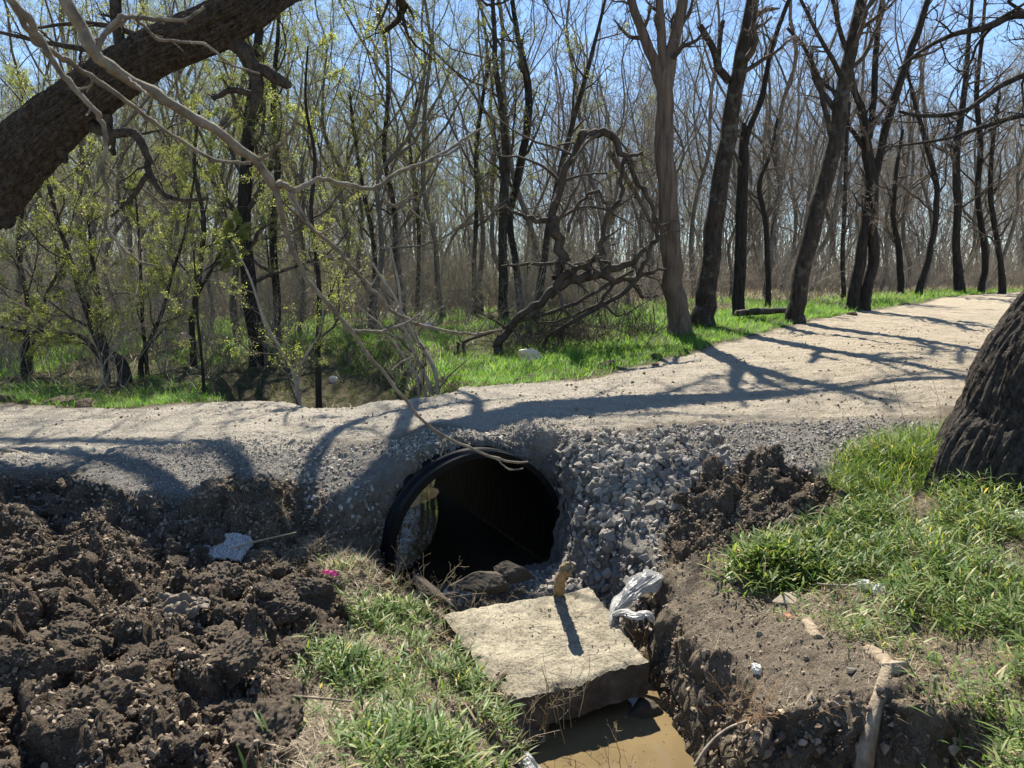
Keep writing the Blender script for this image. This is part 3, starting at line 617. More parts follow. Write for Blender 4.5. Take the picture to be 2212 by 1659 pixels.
p = D(935, 1268, 5.0); bigrock('concrete_chunk', 78, (p[0], p[1], p[2] - .06), (.30, .17, .10), (-.1, .25, -.7), 'long flat piece of rubble lying at the left foot of the culvert', M['stone_dark'], (1, .7, .55), 'concrete chunk')
p = D(1392, 1525, 4.02); bigrock('concrete_chunk', 79, (p[0], p[1] + .02, EZ - 2.62), (.14, .12, .11), (0, .2, .4), 'dark wet lump of rubble under the slab at the pool edge', M['stone_dark'], (1, .9, .8), 'concrete chunk')
p = D(1375, 1315, 4.55); bigrock('soil_lump', 80, (p[0], p[1], z1at(p[0], p[1]) + .02), (.13, .10, .08), (0, .2, .4), 'dark rooty lump of earth beside the plastic bag', M['clod'], (1, .9, .8), 'soil clod')
# ------------------------------------------------------------------ trees
def grow(rs, P, R, n, t0, t1, ang, lf, K, up=.1, wob=.15, rf=.55, tip=.25, Lmin=0, rmin=.0):
    "n children on every polyline of P (M,K0,3)"
    M_, K0, _ = P.shape; seg = np.linalg.norm(P[:, 1:] - P[:, :-1], axis=2).sum(1)
    t = t0 + (t1 - t0) * (np.arange(n)[None] + rs.rand(M_, n)) / n
    u = t * (K0 - 1) * .9999; i = u.astype(int); f = (u - i)[..., None]; m_ = np.arange(M_)[:, None]
    S = P[m_, i] * (1 - f) + P[m_, i + 1] * f; T = P[m_, i + 1] - P[m_, i]; T /= np.linalg.norm(T, axis=2, keepdims=True) + 1e-9
    r = (R[m_, i] * (1 - f[..., 0]) + R[m_, i + 1] * f[..., 0])
    q = rs.randn(M_, n, 3); q -= (q * T).sum(2, keepdims=True) * T; q /= np.linalg.norm(q, axis=2, keepdims=True) + 1e-9
    a = np.radians(rs.uniform(ang[0], ang[1], (M_, n)))[..., None]
    d = T * np.cos(a) + q * np.sin(a); L = (seg[:, None] * lf * (1.15 - .75 * t) * rs.uniform(.6, 1.25, (M_, n))) + Lmin
    S = S.reshape(-1, 3); d = d.reshape(-1, 3); L = L.reshape(-1); r = np.maximum(r.reshape(-1) * rf * rs.uniform(.7, 1.1, len(L)), rmin)
    pts = [S]; cur = S
    for k in range(K - 1):
        d = d + rs.randn(*d.shape) * wob + np.array([0, 0, up]); d /= np.linalg.norm(d, axis=1, keepdims=True); cur = cur + d * (L / (K - 1))[:, None]; pts.append(cur)
    return np.stack(pts, 1), r[:, None] * np.linspace(1, tip, K)[None]
def leafquads(b, pos, size, rs, asp=.5):
    n = len(pos); R_ = rotm(rs, n); s_ = size * rs.uniform(.6, 1.3, n)
    q = np.array([(-1, 0, 0), (0, -asp, .12), (1, 0, 0), (0, asp, .12)])
    Vv = np.einsum('nij,vj->nvi', R_, q) * s_[:, None, None] * .5 + pos[:, None]
    b.add(Vv.reshape(-1, 3), (np.arange(4)[None] + (np.arange(n) * 4)[:, None]))
def pts_on(rs, P, n, spread):
    m_ = rs.randint(0, len(P), n); u = rs.rand(n) * (P.shape[1] - 1) * .999; i = u.astype(int); f = (u - i)[:, None]
    return P[m_, i] * (1 - f) + P[m_, i + 1] * f + rs.randn(n, 3) * spread
def crown(rs, b, bt, P, R, spec, leaves=0, bl=None, lsize=.04, twr=.0035):
    "spec: list of (n, t0, t1, ang, lf, up, wob) ; the last two levels go into the twig mesh"
    cur = (P, R); last = None
    for lv, (n, t0, t1, ang, lf, up, wob) in enumerate(spec):
        K = (8, 6, 5, 4, 3)[min(lv + (len(spec) < 4), 4)]
        cur = grow(rs, cur[0], cur[1], n, t0, t1, ang, lf, K, up, wob, rf=.50 if lv else .5, rmin=twr * (1.0 if lv >= len(spec) - 2 else 1.7))
        (b if lv < len(spec) - 2 else bt).tubes(cur[0], cur[1], 6 if lv == 0 else (4 if lv < len(spec) - 2 else 3)); last = cur
    if leaves and bl is not None: leafquads(bl, pts_on(rs, last[0], leaves, lsize * .8), lsize, rs)
    return last
def mk(name, parts, root, mats):
    for nm, b in parts:
        if b.n: obj(nm, b.mesh(nm), mats[nm], root)
def protoparts(seed, H, r0, leaves=0, forks=1, dense=1.0, bend=.5, low=.3):
    rs = np.random.RandomState(seed); K = 12; z = np.linspace(-.3, H, K)
    w = np.cumsum(rs.randn(K, 2) * .10 * bend * H / 12, axis=0); w -= w[0]
    P = np.stack([w[:, 0] + (z / H) ** 2 * rs.randn() * bend, w[:, 1], z], -1); R = r0 * (1 - .82 * (z / H).clip(0, 1) ** .9); R[0] *= 1.35; R[1] *= 1.0
    P, R = resample(P, R, 30)
    bt, bb, btw, bl = MB(), MB(), MB(), MB(); bt.tubes(P[None], R[None], 10)
    A, B_ = P[None], R[None]; stems = [(A, B_)]
    if forks:
        F_ = grow(rs, A, B_, forks, .22, .55, (18, 42), .60, 12, .07, .13, rf=.72); bt.tubes(F_[0], F_[1], 8); stems.append(F_)
    for (p, r) in stems:
        crown(rs, bb, btw, p, r, [(int(12 * dense), low, 1.0, (32, 75), .34, .055, .2), (7, .2, 1, (25, 60), .45, .08, .18), (5, .15, 1, (25, 60), .5, .04, .22), (5, .1, 1, (25, 65), .6, .02, .28)], leaves // len(stems), bl, .028, .0017)
    return [('trunk', bt), ('branches', bb), ('twigs', btw), ('foliage', bl)]
tm = {'trunk': M['bark'], 'branches': M['twig_dark'], 'twigs': M['twig'], 'foliage': M['leaf']}
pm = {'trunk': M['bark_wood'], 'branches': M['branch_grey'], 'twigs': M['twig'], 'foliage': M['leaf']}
def meshes(parts): return [(nm, b.mesh(nm)) for nm, b in parts if b.n]
PROTO = []
for k, (H, r0, lv, fk, dn, bd, lo) in enumerate([(14, .085, 2500, 2, 1, 2.0, .2), (15, .10, 2500, 3, .9, 1.7, .2), (12, .07, 0, 3, 1, 3.2, .15), (15, .12, 0, 3, .9, 1.6, .2), (10, .055, 0, 3, .9, 4.0, .12),
                                                   (12, .08, 13000, 3, 1, 2.4, .15), (10, .065, 16000, 3, 1.0, 3.4, .10), (13, .09, 12000, 3, 1.0, 2.0, .18)]):
    ms = meshes(protoparts(100 + k, H, r0, lv, fk, dn, bd, lo))
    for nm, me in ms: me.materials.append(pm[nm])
    PROTO.append(ms)
def place(ms, x, y, rz, s, name, label, group, tilt=(0, 0)):
    root = empty(name, (x, y, z1at(x, y) - .05)); root.rotation_euler = (tilt[0], tilt[1], rz); root.scale = (s, s, s); tag(root, label, 'tree', group)
    for nm, me in ms:
        o = bpy.data.objects.new(nm, me); C.objects.link(o); o.parent = root
    return root
rs = np.random.RandomState(21); placed = []
def road_clear(x, y): return float(np.interp(x, back_e[:, 0], back_e[:, 1])) + .8 < y
cnt = 0
for it in range(6000):
    if cnt >= 190: break
    y = 15 + 46 * rs.rand() ** 1.05; x = rs.uniform(-.86, .80) * y
    if y < np.interp(x, [-30, -6, -2, 3, 8, 16, 30], [13, 15, 20, 21.5, 24, 30, 36]): continue
    if abs(x - creek[3][0]) < 1 and y < 17: continue
    if any((x - a) ** 2 + (y - c) ** 2 < (1.3 + y * .012) ** 2 for a, c in placed): continue
    placed.append((x, y)); cnt += 1
    green = rs.rand() < (.78 if x < -.15 * y else (.58 if x < .06 * y else .12))
    k = rs.randint(5, 8) if green else rs.randint(0, 5)
    place(PROTO[k], x, y, rs.uniform(0, 6.28), rs.uniform(.85, 1.2), 'leafing_tree' if green else 'bare_tree',
          'slender tree of the wood with sparse yellow green new leaves' if green else 'bare grey brown tree of the wood beyond the road, one of many', 'trees of the wood coming into leaf' if green else 'bare trees of the wood beyond the road', (rs.randn() * .10, rs.randn() * .10))
# far-off wood as one mass
b = MB()
for it in range(560):
    y = rs.uniform(50, 100); x = rs.uniform(-.85, .85) * y; z0 = z1at(x, y); H = rs.uniform(12, 18); K = 7
    zz = np.linspace(0, H, K); P = np.stack([x + np.cumsum(rs.randn(K) * .42), y + np.cumsum(rs.randn(K) * .2), z0 + zz], -1); R = rs.uniform(.04, .085) * (1 - .8 * zz / H)
    b.tubes(P[None], R[None], 4); c1 = grow(rs, P[None], R[None], 16, .25, 1, (25, 55), .35, 5, .1, .14, rmin=.02); b.tubes(*c1, 3)
    c2 = grow(rs, *c1, 7, .2, 1, (25, 60), .5, 4, .06, .2, rmin=.014); b.tubes(*c2, 3); c3 = grow(rs, *c2, 3, .2, 1, (25, 60), .6, 3, .03, .2, rmin=.008); b.tubes(*c3, 3)
M['far'] = simple('hazed_far_wood', [(.3, (.20, .175, .145)), (.7, (.42, .37, .31))], 2)  # colour paled to stand in for haze over the distance
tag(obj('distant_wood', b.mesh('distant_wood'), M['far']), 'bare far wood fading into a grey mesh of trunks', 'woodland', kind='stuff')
def brush(n, box, hh, cond, seed, stems=(10, 18), spread=.5, r=(.003, .007)):
    rs = np.random.RandomState(seed); b = MB(); Ps, Rs = [], []
    x = rs.uniform(*box[:2], n) ; y = rs.uniform(*box[2:], n)
    for q in range(n):
        if not cond(x[q], y[q]): continue
        z0 = z1at(x[q], y[q]); m_ = rs.randint(*stems); h = rs.uniform(*hh)
        a = rs.uniform(0, 6.28, m_); d = np.stack([np.cos(a) * spread * rs.rand(m_), np.sin(a) * spread * rs.rand(m_), np.ones(m_)], -1); cur = np.array([x[q], y[q], z0 - .05]) + rs.randn(m_, 3) * np.array([.15, .15, 0]); pts = [cur]; hs = h * rs.uniform(.5, 1.1, m_)
        for k in range(4):
            d = d + rs.randn(m_, 3) * .22; d /= np.linalg.norm(d, axis=1, keepdims=True); cur = cur + d * (hs / 4)[:, None]; pts.append(cur)
        Ps.append(np.stack(pts, 1)); rr = rs.uniform(*r, m_) * (1 + y[q] * .03); Rs.append(rr[:, None] * np.linspace(1, .35, 5)[None])
    P = np.concatenate(Ps); R = np.concatenate(Rs); b.tubes(P, R, 3)
    c = grow(rs, P, R, 5, .25, 1, (25, 70), .45, 4, .02, .3, rf=.6, rmin=.003); b.tubes(*c, 3); 
    c2 = grow(rs, *c, 2, .3, 1, (25, 70), .5, 3, .0, .3, rf=.7, rmin=.0025); b.tubes(*c2, 3); return b, c2
def front(x): return np.interp(x, [-30, -7, -3.5, 0, 4, 8, 16, 40], [10.5, 10.3, 13.5, 16, 17.5, 20, 26, 40])
bb, c_ = brush(620, (-20, 3, 10.3, 40), (.9, 3.6), lambda x, y: y > front(x) and abs(x) < .82 * y and not (-5 < x < -1 and y < 15), 5)
tag(obj('undergrowth', bb.mesh('undergrowth'), M['twig']), 'tangle of bare grey whips and brush under the left trees', 'undergrowth', kind='stuff')
bl = MB(); r5 = np.random.RandomState(9); leafquads(bl, pts_on(r5, c_[0], 42000, .03), .034, r5); tag(obj('undergrowth_leaves', bl.mesh('undergrowth_leaves'), M['leaf']), 'sparse yellow green new leaves on the left undergrowth', 'leaves', kind='stuff')
bb, c_ = brush(600, (0, 44, 16, 54), (.8, 2.8), lambda x, y: y > front(x) + .5 and abs(x) < .82 * y, 6)
tag(obj('undergrowth', bb.mesh('undergrowth'), simple('pale_brush', [(.3, (.22, .175, .13)), (.7, (.48, .40, .31))], 3)), 'pale brown dead brush under the right trees', 'undergrowth', kind='stuff')
bb, c_ = brush(1000, (-78, 78, 44, 96), (4.5, 11), lambda x, y: abs(x) < .84 * y, 7, (5, 9), .45, (.008, .014))
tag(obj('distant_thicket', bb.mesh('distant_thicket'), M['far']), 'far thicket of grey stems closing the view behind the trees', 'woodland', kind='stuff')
# ---- the trees one can tell apart
def hero(name, label, Y, stems, spec=None, mats=None, leaves=0, seed=0, sides=22, dY=0, cat='tree', twr=.004, topspec=None, lsize=.045, cf=(.35, 1), amp=.06, kink=0):
    rs = np.random.RandomState(seed); mats = mats or tm; bt, bb, btw, bl = MB(), MB(), MB(), MB(); base = None
    for si, st in enumerate(stems):
        dd = [0] * len(st) if not dY else [dY * k / (len(st) - 1) for k in range(len(st))]
        P = np.array([D(q[0], q[1], Y + (q[3] if len(q) > 3 else 0) + e) for q, e in zip(st, dd)]); R = np.array([DR(q[2], Y) for q in st]) * .80
        if base is None:
            zb = z1at(P[0][0], P[0][1]); base = np.array([P[0][0], P[0][1], zb])
            kp = P[:, 2] > zb + .6; kp[-1] = True; P0 = P[0]; R0 = R[0]; P = np.vstack([[P0[0], P0[1], zb - .15], [P0[0], P0[1], zb + .28], P[kp]]); R = np.r_[R0 * 1.3, R0, R[kp]]
        elif P[0][2] < base[2] + .7:
            zb = z1at(P[0][0], P[0][1]); kp = P[:, 2] > zb + .6; P0 = P[0]; R0 = R[0]; P = np.vstack([[P0[0], P0[1], zb - .15], [P0[0], P0[1], zb + .28], P[kp]]); R = np.r_[R0 * 1.2, R0, R[kp]]
        Pr, Rr = resample(P, R, max(14, 9 * len(P))); rs2 = np.random.RandomState(seed + si)
        K = len(Pr); n3 = np.arange(0, K + 4, 4)
        if kink:
            u_ = np.linspace(0, len(P) - 1, K); Pl = np.stack([np.interp(u_, np.arange(len(P)), P[:, c]) for c in range(3)], 1); Pr = Pr * (1 - kink) + Pl * kink; n3 = np.arange(0, K + 3, 3)
        for c in range(3): Pr[:, c] += np.interp(np.arange(K), n3, rs2.randn(len(n3))) * (Rr * (.09 + .35 * kink) + .012 * kink)
        bt.tubes(Pr[None], Rr[None], sides if Rr.max() > .06 else 8)
        # ridges in the bark
        ring = bt.V[-1].reshape(K, -1, 3); n_s = ring.shape[1]
        if n_s > 8:
            th = np.arange(n_s)[None] * 6.283 / n_s; sl = np.arange(K)[:, None] * .5
            nz = fbm(np.cos(th) * 4 + 9 + sl * .3, np.sin(th) * 4 + sl * .6 + 9, seed + 2, 4) - .5
            ring += (ring - Pr[:, None]) * (nz * amp * 4)[..., None]; bt.V[-1] = ring.reshape(-1, 3)
        if spec:
            crown(rs, bb, btw, Pr[None], Rr[None], [(spec[0][0], max(cf[0] if si == 0 else .12, spec[0][1]),) + tuple(spec[0][2:])] + spec[1:], leaves // len(stems), bl, lsize, twr)
    root = empty(name, tuple(base)); tag(root, label, cat)
    for nm, b in (('trunk', bt), ('branches', bb), ('twigs', btw), ('foliage', bl)):
        if b.n:
            o = obj(nm, b.mesh(nm), mats[nm], root); o.data.transform(__import__('mathutils').Matrix.Translation(-Vector(base)))
    return root
SP = lambda n=7, lf=.30: [(n + 3, .3, 1, (28, 66), lf, .06, .18), (7, .2, 1, (25, 60), .45, .05, .22), (6, .15, 1, (25, 60), .5, .03, .22), (4, .1, 1, (25, 65), .55, .02, .25)]
dk = dict(tm, trunk=M['bark_char']); br = dict(tm, trunk=M['bark_bare'])
hero('split_trunk_tree', 'thick tree with stripped reddish brown bark, forking high, nearest the grass edge', 13.0,
     [[(1467, 722, 58), (1455, 620, 54), (1447, 520, 52), (1440, 400, 50), (1436, 280, 47), (1437, 205, 42), (1452, 110, 32), (1475, 0, 28), (1500, -160, 20), (1510, -230, 10)],
      [(1437, 215, 34), (1418, 145, 28), (1390, 75, 25), (1364, 0, 20), (1345, -90, 16), (1310, -220, 8)], [(1440, 190, 26), (1432, 100, 24), (1424, 0, 20), (1420, -130, 10)],
      [(1415, 500, 10), (1385, 440, 11), (1350, 380, 14), (1318, 330, 16)]], SP(5, .22), br, seed=1, cf=(.66, 1))
hero('lichen_tree', 'tall dark lichen patched tree with a dead forked stub, right of the stripped trunk', 13.8,
     [[(1520, 697, 58), (1532, 600, 50), (1545, 480, 48), (1562, 350, 44), (1582, 230, 40), (1603, 120, 36), (1625, 0, 32), (1650, -160, 22), (1665, -230, 8)],
      [(1575, 175, 20), (1556, 150, 20), (1540, 105, 17), (1512, 55, 15)], [(1552, 130, 12), (1556, 80, 12), (1562, 45, 11)]], SP(6, .24), seed=2, cf=(.6, 1))
hero('burnt_snag', 'black charred snag with a broken top and one pale living limb, behind the lichen tree', 15.2,
     [[(1597, 640, 32), (1600, 520, 30), (1604, 400, 30), (1608, 300, 24), (1606, 265, 10)], [(1606, 330, 14), (1622, 270, 15), (1645, 215, 16), (1655, 160, 13), (1672, 90, 12), (1700, 10, 11), (1740, -70, 8)]], [(4, .5, 1, (30, 60), .3, .05, .2), (5, .2, 1, (30, 60), .5, .03, .2), (4, .2, 1, (30, 60), .5, .03, .2), (3, .2, 1, (30, 60), .5, .03, .2)], dk, seed=3, cf=(.6, 1))
hero('leaning_tree', 'dark mossy tree leaning right, standing in bright grass beside the road bend', 14.0,
     [[(1718, 692, 44), (1732, 600, 44), (1752, 500, 44), (1780, 400, 42), (1805, 300, 40), (1820, 200, 35), (1838, 100, 31), (1862, 0, 28), (1900, -150, 20), (1915, -220, 8)],
      [(1802, 320, 14), (1780, 230, 13), (1765, 160, 11), (1735, 100, 9), (1700, 60, 7)], [(1825, 190, 12), (1800, 130, 12), (1770, 80, 10), (1740, 20, 9), (1700, -60, 6)], [(1835, 120, 14), (1815, 70, 12), (1800, 0, 9), (1790, -80, 6)]], SP(7, .24), seed=4, cf=(.5, 1))
hero('twin_trunk_tree', 'dark tree with two trunks joined at the foot, right of the leaning tree', 17.0,
     [[(1842, 652, 34), (1858, 560, 28), (1870, 480, 24), (1880, 410, 18), (1884, 370, 8)], [(1868, 652, 30), (1886, 570, 28), (1884, 480, 28), (1882, 390, 30), (1872, 320, 26), (1862, 240, 19), (1845, 190, 14), (1832, 100, 8)],
      [(1878, 300, 14), (1888, 200, 16), (1893, 100, 14), (1905, 0, 11), (1925, -110, 6)], [(1885, 395, 22), (1905, 320, 20), (1920, 250, 20), (1945, 170, 20), (1975, 90, 18), (2005, 0, 14), (2030, -90, 8)], [(1872, 330, 12), (1850, 295, 12), (1825, 260, 8)]], SP(6, .26), dk, seed=5, cf=(.55, 1))
for k, (pts, lb, Y) in enumerate([
    ([(1988, 612, 18), (2005, 560, 17), (2020, 480, 15), (2022, 400, 14), (1998, 300, 12), (1975, 220, 9), (1955, 130, 5)], 'slim dark tree curving left above the right verge', 23),
    ([(2072, 634, 26), (2066, 540, 20), (2068, 430, 18), (2066, 330, 18), (2080, 230, 15), (2090, 120, 12), (2100, 0, 8)], 'sturdy dark tree at the far right end of the grass verge, leftmost of three there', 24),
    ([(2118, 632, 18), (2128, 560, 16), (2112, 430, 14), (2118, 330, 14), (2110, 210, 12), (2120, 90, 9), (2130, -20, 6)], 'straight dark tree in the middle of the three at the far right verge', 24.5),
    ([(2165, 628, 18), (2160, 560, 14), (2150, 500, 13), (2140, 420, 12), (2145, 300, 10), (2160, 200, 6)], 'crooked dark tree nearest the right edge on the grass verge', 24),
    ([(1660, 640, 15), (1658, 560, 14), (1652, 470, 13), (1640, 400, 12), (1665, 330, 9), (1680, 250, 6)], 'thin crooked dark tree between the snag and the leaning tree', 18),
    ([(1822, 640, 12), (1820, 540, 11), (1825, 430, 11), (1828, 330, 10), (1835, 220, 7)], 'thin straight tree seen just left of the twin trunk tree', 22),
    ([(1945, 618, 18), (1942, 540, 15), (1930, 470, 13), (1935, 380, 11), (1950, 280, 7)], 'thin dark tree between the twin trunk tree and the curving one', 24),
    ([(1088, 662, 25), (1085, 560, 24), (1087, 480, 24), (1090, 400, 24), (1092, 330, 20), (1085, 240, 17), (1070, 150, 14), (1068, 60, 12), (1060, -60, 8)], 'tall pale grey trunk in the middle of the wood, left of the fallen tree', 19),
    ([(1125, 650, 20), (1112, 560, 17), (1102, 470, 18), (1120, 380, 20), (1138, 280, 20), (1140, 200, 20), (1130, 130, 16), (1115, 60, 13), (1100, -60, 9)], 'dark trunk crossing behind the pale grey one and curving right', 20),
    ([(1160, 655, 24), (1175, 560, 18), (1195, 440, 16), (1220, 330, 15), (1250, 220, 13), (1275, 130, 11), (1300, 30, 8), (1320, -60, 5)], 'tree slanting up to the right behind the fallen tree', 18.5),
    ([(1025, 650, 14), (1025, 540, 12), (1030, 430, 11), (1028, 340, 10), (1040, 230, 9), (1060, 130, 7)], 'thin dark tree left of the pale grey trunk', 22),
    ([(870, 660, 20), (858, 560, 17), (850, 440, 14), (830, 330, 12), (838, 220, 11), (835, 110, 9), (815, 10, 7)], 'straight bare tree with a yellow green haze behind the hanging branch tip', 22),
    ([(900, 660, 12), (905, 550, 10), (900, 430, 10), (885, 300, 9), (905, 200, 7), (930, 110, 5)], 'slender tree right of the straight bare one in the left centre', 24),
    ([(800, 670, 13), (810, 560, 12), (790, 440, 11), (770, 320, 9), (755, 200, 7)], 'slender tree leaning left in the left centre wood', 20)]):
    hero('bare_tree' if k < 11 else 'leafing_tree', lb, Y, [pts], SP(8, .28), dk if k in (0, 1, 2, 3, 4, 6, 8) else tm, seed=30 + k, sides=12, twr=.005, cf=(.38, 1), leaves=(0 if k < 7 else 3500), lsize=.032)
# left-hand trees near the creek
hero('ivy_trunk_tree', 'broad shaggy dark trunk wrapped in vines behind the creek on the left', 15.5, [[(560, 775, 44), (545, 680, 40), (532, 560, 38), (528, 440, 34), (535, 320, 30), (545, 200, 26), (560, 60, 20), (570, -80, 12)]], SP(14, .30), dk, 19800, lsize=.028, seed=50, cf=(.15, 1))
hero('leafing_tree', 'dark straight tree just right of the vine wrapped trunk, with new leaves', 16.5, [[(600, 765, 22), (598, 650, 20), (590, 500, 18), (600, 360, 16), (590, 220, 13), (600, 80, 10), (610, -60, 6)]], SP(12, .32), dk, 13200, lsize=.028, seed=51, cf=(.2, 1))
hero('leafing_tree', 'dark sapling standing behind the road above the creek hollow', 10.6, [[(688, 855, 17), (686, 760, 15), (690, 660, 13), (684, 560, 12), (672, 460, 11), (680, 340, 9), (660, 220, 7), (665, 100, 4)]], SP(9, .26), dk, 5500, lsize=.028, seed=52, cf=(.3, 1), twr=.003)
hero('leaning_shrub', 'clump of slanting brown stems growing from the far road edge left of the grass', 10.2,
     [[(948, 838, 13), (938, 800, 12), (915, 755, 11), (880, 700, 10), (850, 640, 8), (800, 560, 6), (760, 470, 4)], [(930, 838, 13), (912, 800, 11), (890, 750, 10), (868, 690, 9), (862, 620, 7), (840, 520, 5)], [(918, 842, 8), (885, 790, 7), (850, 740, 6), (820, 700, 5), (770, 660, 3)], [(905, 842, 7), (890, 780, 6), (870, 720, 5), (860, 660, 4)], [(640, 860, 9), (625, 800, 8), (590, 740, 7), (560, 700, 6), (520, 600, 5), (480, 520, 3)]][:4], [(9, .2, 1, (25, 60), .3, .04, .2), (5, .2, 1, (25, 60), .5, .03, .25), (4, .2, 1, (30, 60), .5, .0, .25)], dict(tm, trunk=M['twig']), seed=53, cf=(.15, 1), cat='shrub', twr=.003)
hero('leaning_shrub', 'pair of slim crooked stems rising beside white plastic litter behind the road', 9.9, [[(645, 858, 12), (632, 800, 10), (600, 745, 9), (570, 690, 8), (540, 600, 6), (500, 520, 4)], [(640, 850, 8), (655, 780, 7), (690, 720, 6), (700, 650, 4)]], [(9, .2, 1, (25, 60), .3, .04, .2), (5, .2, 1, (25, 60), .5, .03, .25), (4, .2, 1, (30, 60), .5, .0, .25)], dict(tm, trunk=M['twig']), 1980, lsize=.028, seed=54, cf=(.15, 1), cat='shrub', twr=.003)
hero('leafing_tree', 'tree leaning left with dark trunk at the left edge of the green strip', 11.6, [[(270, 850, 30), (240, 795, 24), (215, 740, 20), (185, 660, 18), (160, 590, 15), (135, 510, 12), (110, 420, 10), (85, 320, 7), (70, 220, 4)], [(225, 760, 14), (180, 730, 12), (120, 720, 10), (50, 715, 9), (-30, 700, 6)], [(225, 740, 12), (215, 650, 10), (200, 560, 8), (190, 470, 6)]], SP(12, .30), tm, 19800, lsize=.028, seed=55, cf=(.2, 1), twr=.003)
hero('leafing_tree', 'slender tree with two stems forming a V behind the green strip', 12.5, [[(310, 845, 14), (330, 780, 12), (345, 690, 11), (370, 600, 9), (400, 500, 7), (420, 380, 5)], [(318, 800, 11), (310, 720, 10), (305, 620, 9), (300, 500, 7), (290, 400, 4)]], SP(10, .30), tm, 13200, lsize=.028, seed=56, cf=(.2, 1), twr=.003)
hero('sapling', 'thin straight dark sapling behind the green strip left of centre', 10.8, [[(442, 858, 9), (436, 780, 8), (428, 700, 7), (424, 620, 6), (418, 540, 4)]], [(7, .2, 1, (40, 80), .3, .0, .2), (5, .2, 1, (25, 60), .5, .03, .25), (4, .2, 1, (30, 60), .5, .0, .25)], dk, 1100, lsize=.028, seed=57, cf=(.15, 1), twr=.0025)
hero('leafing_tree', 'small tree full of fresh leaves at the left edge of the photo', 13.2, [[(60, 850, 18), (70, 760, 15), (60, 660, 13), (40, 540, 11), (50, 420, 8), (30, 300, 5)], [(64, 740, 10), (100, 640, 9), (150, 550, 6)]], SP(12, .32), tm, 19800, lsize=.028, seed=58, cf=(.2, 1), twr=.003)
hero('leafing_tree', 'leafy yellow green tree in the left background above the creek', 14.0, [[(420, 800, 18), (415, 700, 16), (430, 600, 14), (440, 480, 12), (420, 360, 9), (430, 240, 6)], [(425, 640, 10), (470, 560, 9), (520, 480, 6)]], SP(12, .34), tm, 26400, lsize=.028, seed=59, cf=(.2, 1), twr=.003)
# fallen tree
M['fallen'] = simple('old_wood', [(.3, (.022, .018, .014)), (.7, (.10, .078, .06))], 8, bs=40, bd=.008, vec=(1, 1, .3))
hero('fallen_tree', 'dead broken tree arching over and lying in a dark tangle beside the stripped trunk', 12.6,
     [[(1075, 705, 22), (1120, 690, 20), (1170, 650, 20), (1215, 600, 20), (1262, 575, 20), (1330, 610, 15), (1400, 590, 11), (1440, 580, 6)],
      [(1200, 610, 26), (1215, 545, 26), (1200, 500, 26), (1190, 470, 22), (1205, 420, 20), (1225, 370, 18), (1250, 310, 18), (1262, 292, 20), (1290, 283, 22), (1320, 292, 20), (1352, 340, 14), (1385, 400, 12), (1405, 440, 10), (1418, 480, 8)],
      [(1190, 480, 18), (1150, 470, 12), (1110, 455, 8), (1070, 452, 5)], [(1270, 580, 18), (1300, 540, 15), (1310, 480, 13), (1340, 420, 12), (1345, 350, 10), (1390, 330, 8)],
      [(1190, 640, 20), (1240, 600, 26), (1300, 590, 24), (1350, 575, 18), (1395, 540, 12)], [(1225, 500, 8), (1250, 440, 8), (1290, 410, 8), (1310, 450, 7), (1300, 520, 6)], [(1230, 560, 9), (1160, 570, 9), (1085, 575, 6)],
      [(1180, 760, 9), (1220, 735, 10), (1290, 690, 12), (1340, 640, 13), (1375, 600, 13), (1400, 550, 13), (1420, 500, 12), (1422, 470, 8)], [(1005, 775, 8), (1060, 745, 10), (1120, 715, 11), (1200, 670, 11), (1290, 630, 10), (1370, 580, 8)], [(990, 790, 6), (1050, 760, 8), (1110, 740, 8), (1180, 720, 6)], [(1360, 600, 8), (1385, 640, 7), (1420, 640, 5)], [(1330, 610, 10), (1290, 660, 9), (1220, 690, 6), (1160, 700, 4)]],
     [(9, .1, 1, (35, 80), .32, -.05, .25), (5, .2, 1, (25, 60), .5, -.03, .3), (4, .2, 1, (30, 60), .5, -.03, .3), (3, .2, 1, (30, 60), .5, -.03, .3)], dict(tm, trunk=M['fallen'], twigs=M['twig_dark']), seed=61, cf=(.05, 1), twr=.003, kink=.75, amp=.1, cat='fallen tree')
bp, c_ = brush(30, (D(1080, 700, 13)[0], D(1420, 700, 13)[0], 12.3, 14.6), (.5, 1.3), lambda x, y: True, 8, (10, 18), 2.2, (.003, .008))
tag(obj('brush_pile', bp.mesh('brush_pile'), M['twig_dark']), 'dark dead brush heaped under the fallen tree', 'brush', kind='stuff')
